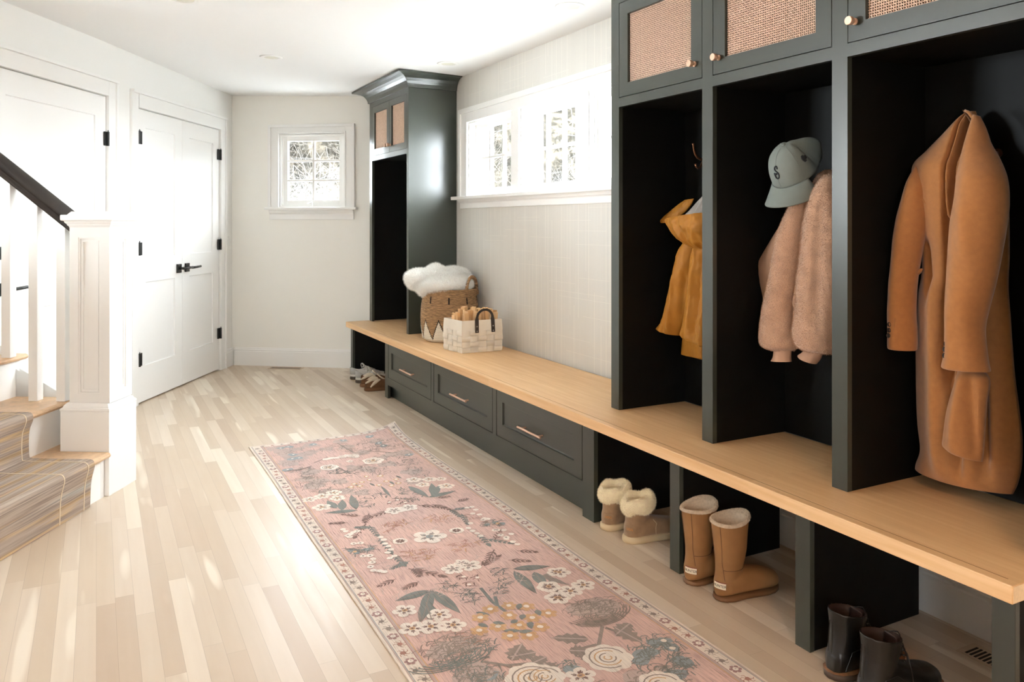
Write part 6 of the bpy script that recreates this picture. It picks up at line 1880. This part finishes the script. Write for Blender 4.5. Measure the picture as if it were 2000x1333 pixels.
for a in [(1.331, 2.039, 1.232, 2.101), (1.243, 2.012, 1.293, 1.981), (1.293, 1.981, 1.252, 1.933), (1.442, 2.059, 1.463, 1.945), (1.501, 2.059, 1.415, 2.020), (1.069, 2.043, 1.142, 2.113), (1.154, 2.049, 1.074, 2.063), (1.118, 2.003, 1.170, 2.013), (1.146, 1.989, 1.153, 1.932)]: leaf(*a, 0.036, 'olive', 2, 'mist', 1)
for a in [(1.413, 2.084, 1.307, 1.960), (1.335, 2.002, 1.272, 2.006), (1.416, 2.072, 1.431, 2.043), (0.988, 2.081, 1.046, 2.028), (1.046, 2.028, 1.118, 2.003), (1.046, 2.028, 1.068, 1.977)]: line([(a[0], a[1]), (a[2], a[3])], 0.006, 'olive', 2)
for x, y, r in [(1.321, 1.925, 0.075), (1.081, 1.936, 0.080), (1.115, 1.927, 0.060), (1.373, 1.742, 0.07), (1.433, 1.594, 0.07)]: rose(x, y, r)
for x, y in [(1.525, 1.927), (1.522, 1.880), (1.419, 1.901), (1.401, 1.869), (1.497, 1.814), (1.503, 1.802), (1.492, 1.930), (1.206, 1.922), (1.456, 1.891), (0.939, 2.028), (0.979, 2.011), (1.421, 1.775), (1.449, 1.769)]: scratch(x, y, 0.045, 'teal', 14); blob(x, y, 0.026, 'blue', 9, 1, jit=.3)
for x, y in [(1.526, 1.925), (1.521, 1.878)]: blob(x, y, 0.010, 'white', 7, 4)
for x, y in [(0.953, 2.037), (0.974, 2.001), (0.925, 2.018), (1.416, 1.769), (1.335, 1.795), (1.204, 1.791), (1.269, 1.741)]: scratch(x, y, 0.060, 'olive', 20); blob(x, y, 0.05, 'mist', 12, 1)
# underside and edge thickness
nx, ny = 22, 90
lo = [[rug_bm.verts.new((*warp(X0 + (X1 - X0) * i / nx, Y0 + (Y1 - Y0) * j / ny), 0.0005 + lift(X0 + (X1 - X0) * i / nx, Y0 + (Y1 - Y0) * j / ny))) for i in range(nx + 1)] for j in range(ny + 1)]
for j in range(ny):
    for i in range(nx): rug_bm.faces.new((lo[j][i], lo[j + 1][i], lo[j + 1][i + 1], lo[j][i + 1])).material_index = RN.index('cream')
ring_i = [(i, 0) for i in range(nx)] + [(nx, j) for j in range(ny)] + [(i, ny) for i in range(nx, 0, -1)] + [(0, j) for j in range(ny, 0, -1)]
def up(i, j): return rv(X0 + (X1 - X0) * i / nx, Y0 + (Y1 - Y0) * j / ny, 0)
ups = [up(i, j) for i, j in ring_i]
for k in range(len(ring_i)):
    a, b = ring_i[k], ring_i[(k + 1) % len(ring_i)]
    rug_bm.faces.new((lo[a[1]][a[0]], lo[b[1]][b[0]], ups[(k + 1) % len(ups)], ups[k])).material_index = RN.index('cream')
tag(link('runner_rug', rug_bm, [RC[k] for k in RN], recalc=False), 'long faded rose floral runner rug with cream border on the oak floor', 'rug')

# ------------------------------------------------------------------ outside: snowy ground and bare woods
snow = simple('pale_ground', (214, 214, 212), 0.9, var=0.06, vscale=0.7)
bm = nb(); vs = [bm.verts.new(p) for p in ((-40, -30, -0.9), (45, -30, -0.9), (45, 50, -0.9), (-40, 50, -0.9))]; bm.faces.new(vs)
struct(link('ground', bm, snow), 'pale snowy ground outside the windows', 'ground')
bark = simple('grey_bark', (52, 50, 47), 0.9, var=0.4, vscale=8)
bark2 = simple('brown_twigs', (48, 42, 34), 0.9, var=0.4, vscale=8)
def woods_mat():
    n = N('hillside_backdrop')
    f = n.noise(2.2, 8, rough=0.75)
    n.l(n.ramp(f, [(0.38, srgb((20, 19, 17))[:3]), (0.5, srgb((32, 30, 26))[:3]), (0.60, srgb((62, 57, 49))[:3])]), n.b.inputs['Base Color'])
    n.b.inputs['Roughness'].default_value = 1.0; n.b.inputs['Specular IOR Level'].default_value = 0.0
    return n.m
bm = nb(); rows = []  # backdrop added behind the trees to hold back sky glare in the panes
for j in range(15):
    row = []
    for i in range(181):
        a = R(-14 + i * 0.6); t = j / 14
        rr_ = 15 + 1.5 * noise.noise(Vector((a * 9, t * 3, 1.0)))
        top = 4.1 + 1.3 * noise.noise(Vector((a * 14, 3.3, 0))) + 0.6 * noise.noise(Vector((a * 60, 7.3, 0)))
        row.append(bm.verts.new((1.0 + rr_ * math.sin(a) + t * 2 * math.sin(a), 3.0 + rr_ * math.cos(a) + t * 2 * math.cos(a), -0.95 + (top + 0.95) * t)))
    rows.append(row)
stitch(bm, rows, cap=False, closed=False)
struct(link('hillside', bm, woods_mat(), smooth=False), 'dark wooded hillside added beyond the windows to block the bright sky', 'hillside')
def tree(x, y, h, seed, label, mat, spread=0.5, r0=0.09, zb=-0.9, depth=5, group='bare trees outside the windows', kids=3):
    rr = random.Random(seed); bm = nb()
    def grow(p, d, L, r, lev):
        pts = [p]; q = p; dd = d.copy()
        n = 3
        for _ in range(n):
            dd = (dd + Vector((rr.uniform(-1, 1), rr.uniform(-1, 1), rr.uniform(-.4, .9))) * 0.18).normalized()
            q = q + dd * (L / n); pts.append(q)
        tube(bm, pts, [r * (1 - 0.35 * i / n) for i in range(n + 1)], 5 if lev < 2 else 3, cap=False)
        if lev >= depth: return
        for _ in range(kids if lev else 5):
            a = Vector((rr.uniform(-1, 1), rr.uniform(-1, 1), rr.uniform(-.35, 0.8))).normalized()
            s = pts[rr.choice((1, 2, 3))]
            grow(s, (dd * 0.55 + a * spread * 1.5).normalized(), L * rr.uniform(0.6, 0.85), r * 0.52, lev + 1)
    grow(Vector((x, y, zb)), Vector((0, 0, 1)), h * 0.42, r0, 0)
    return tag(link('bare_tree', bm, mat), label, 'tree', group)

def thicket(specs):
    for i, (x, y, h, seed, lab, m) in enumerate(specs):
        tree(x, y, h, seed, lab, m, 1.0, 0.05, depth=6, kids=4)
thicket([(2.6, 11.6, 3.3, 3, 'bare tangled tree seen through the left panes of the far window', bark), (3.3, 11.2, 3.4, 5, 'bare tangled tree seen through the right panes of the far window', bark2),
         (6.0, 11.6, 3.6, 12, 'bare brown tree seen through the ribbon window nearest the corner cabinet', bark2), (6.4, 10.0, 3.6, 15, 'bare tree seen through the middle ribbon window', bark), (6.3, 8.3, 3.5, 21, 'bare brown tree seen through the window beside the lockers', bark2)])
tree(3.9, 13.6, 5.0, 9, 'bare tree farther back behind the far window', bark, 0.8, 0.12)
tree(8.6, 12.0, 5.0, 24, 'taller bare tree in the woods beyond the ribbon windows', bark, 0.75, 0.15)
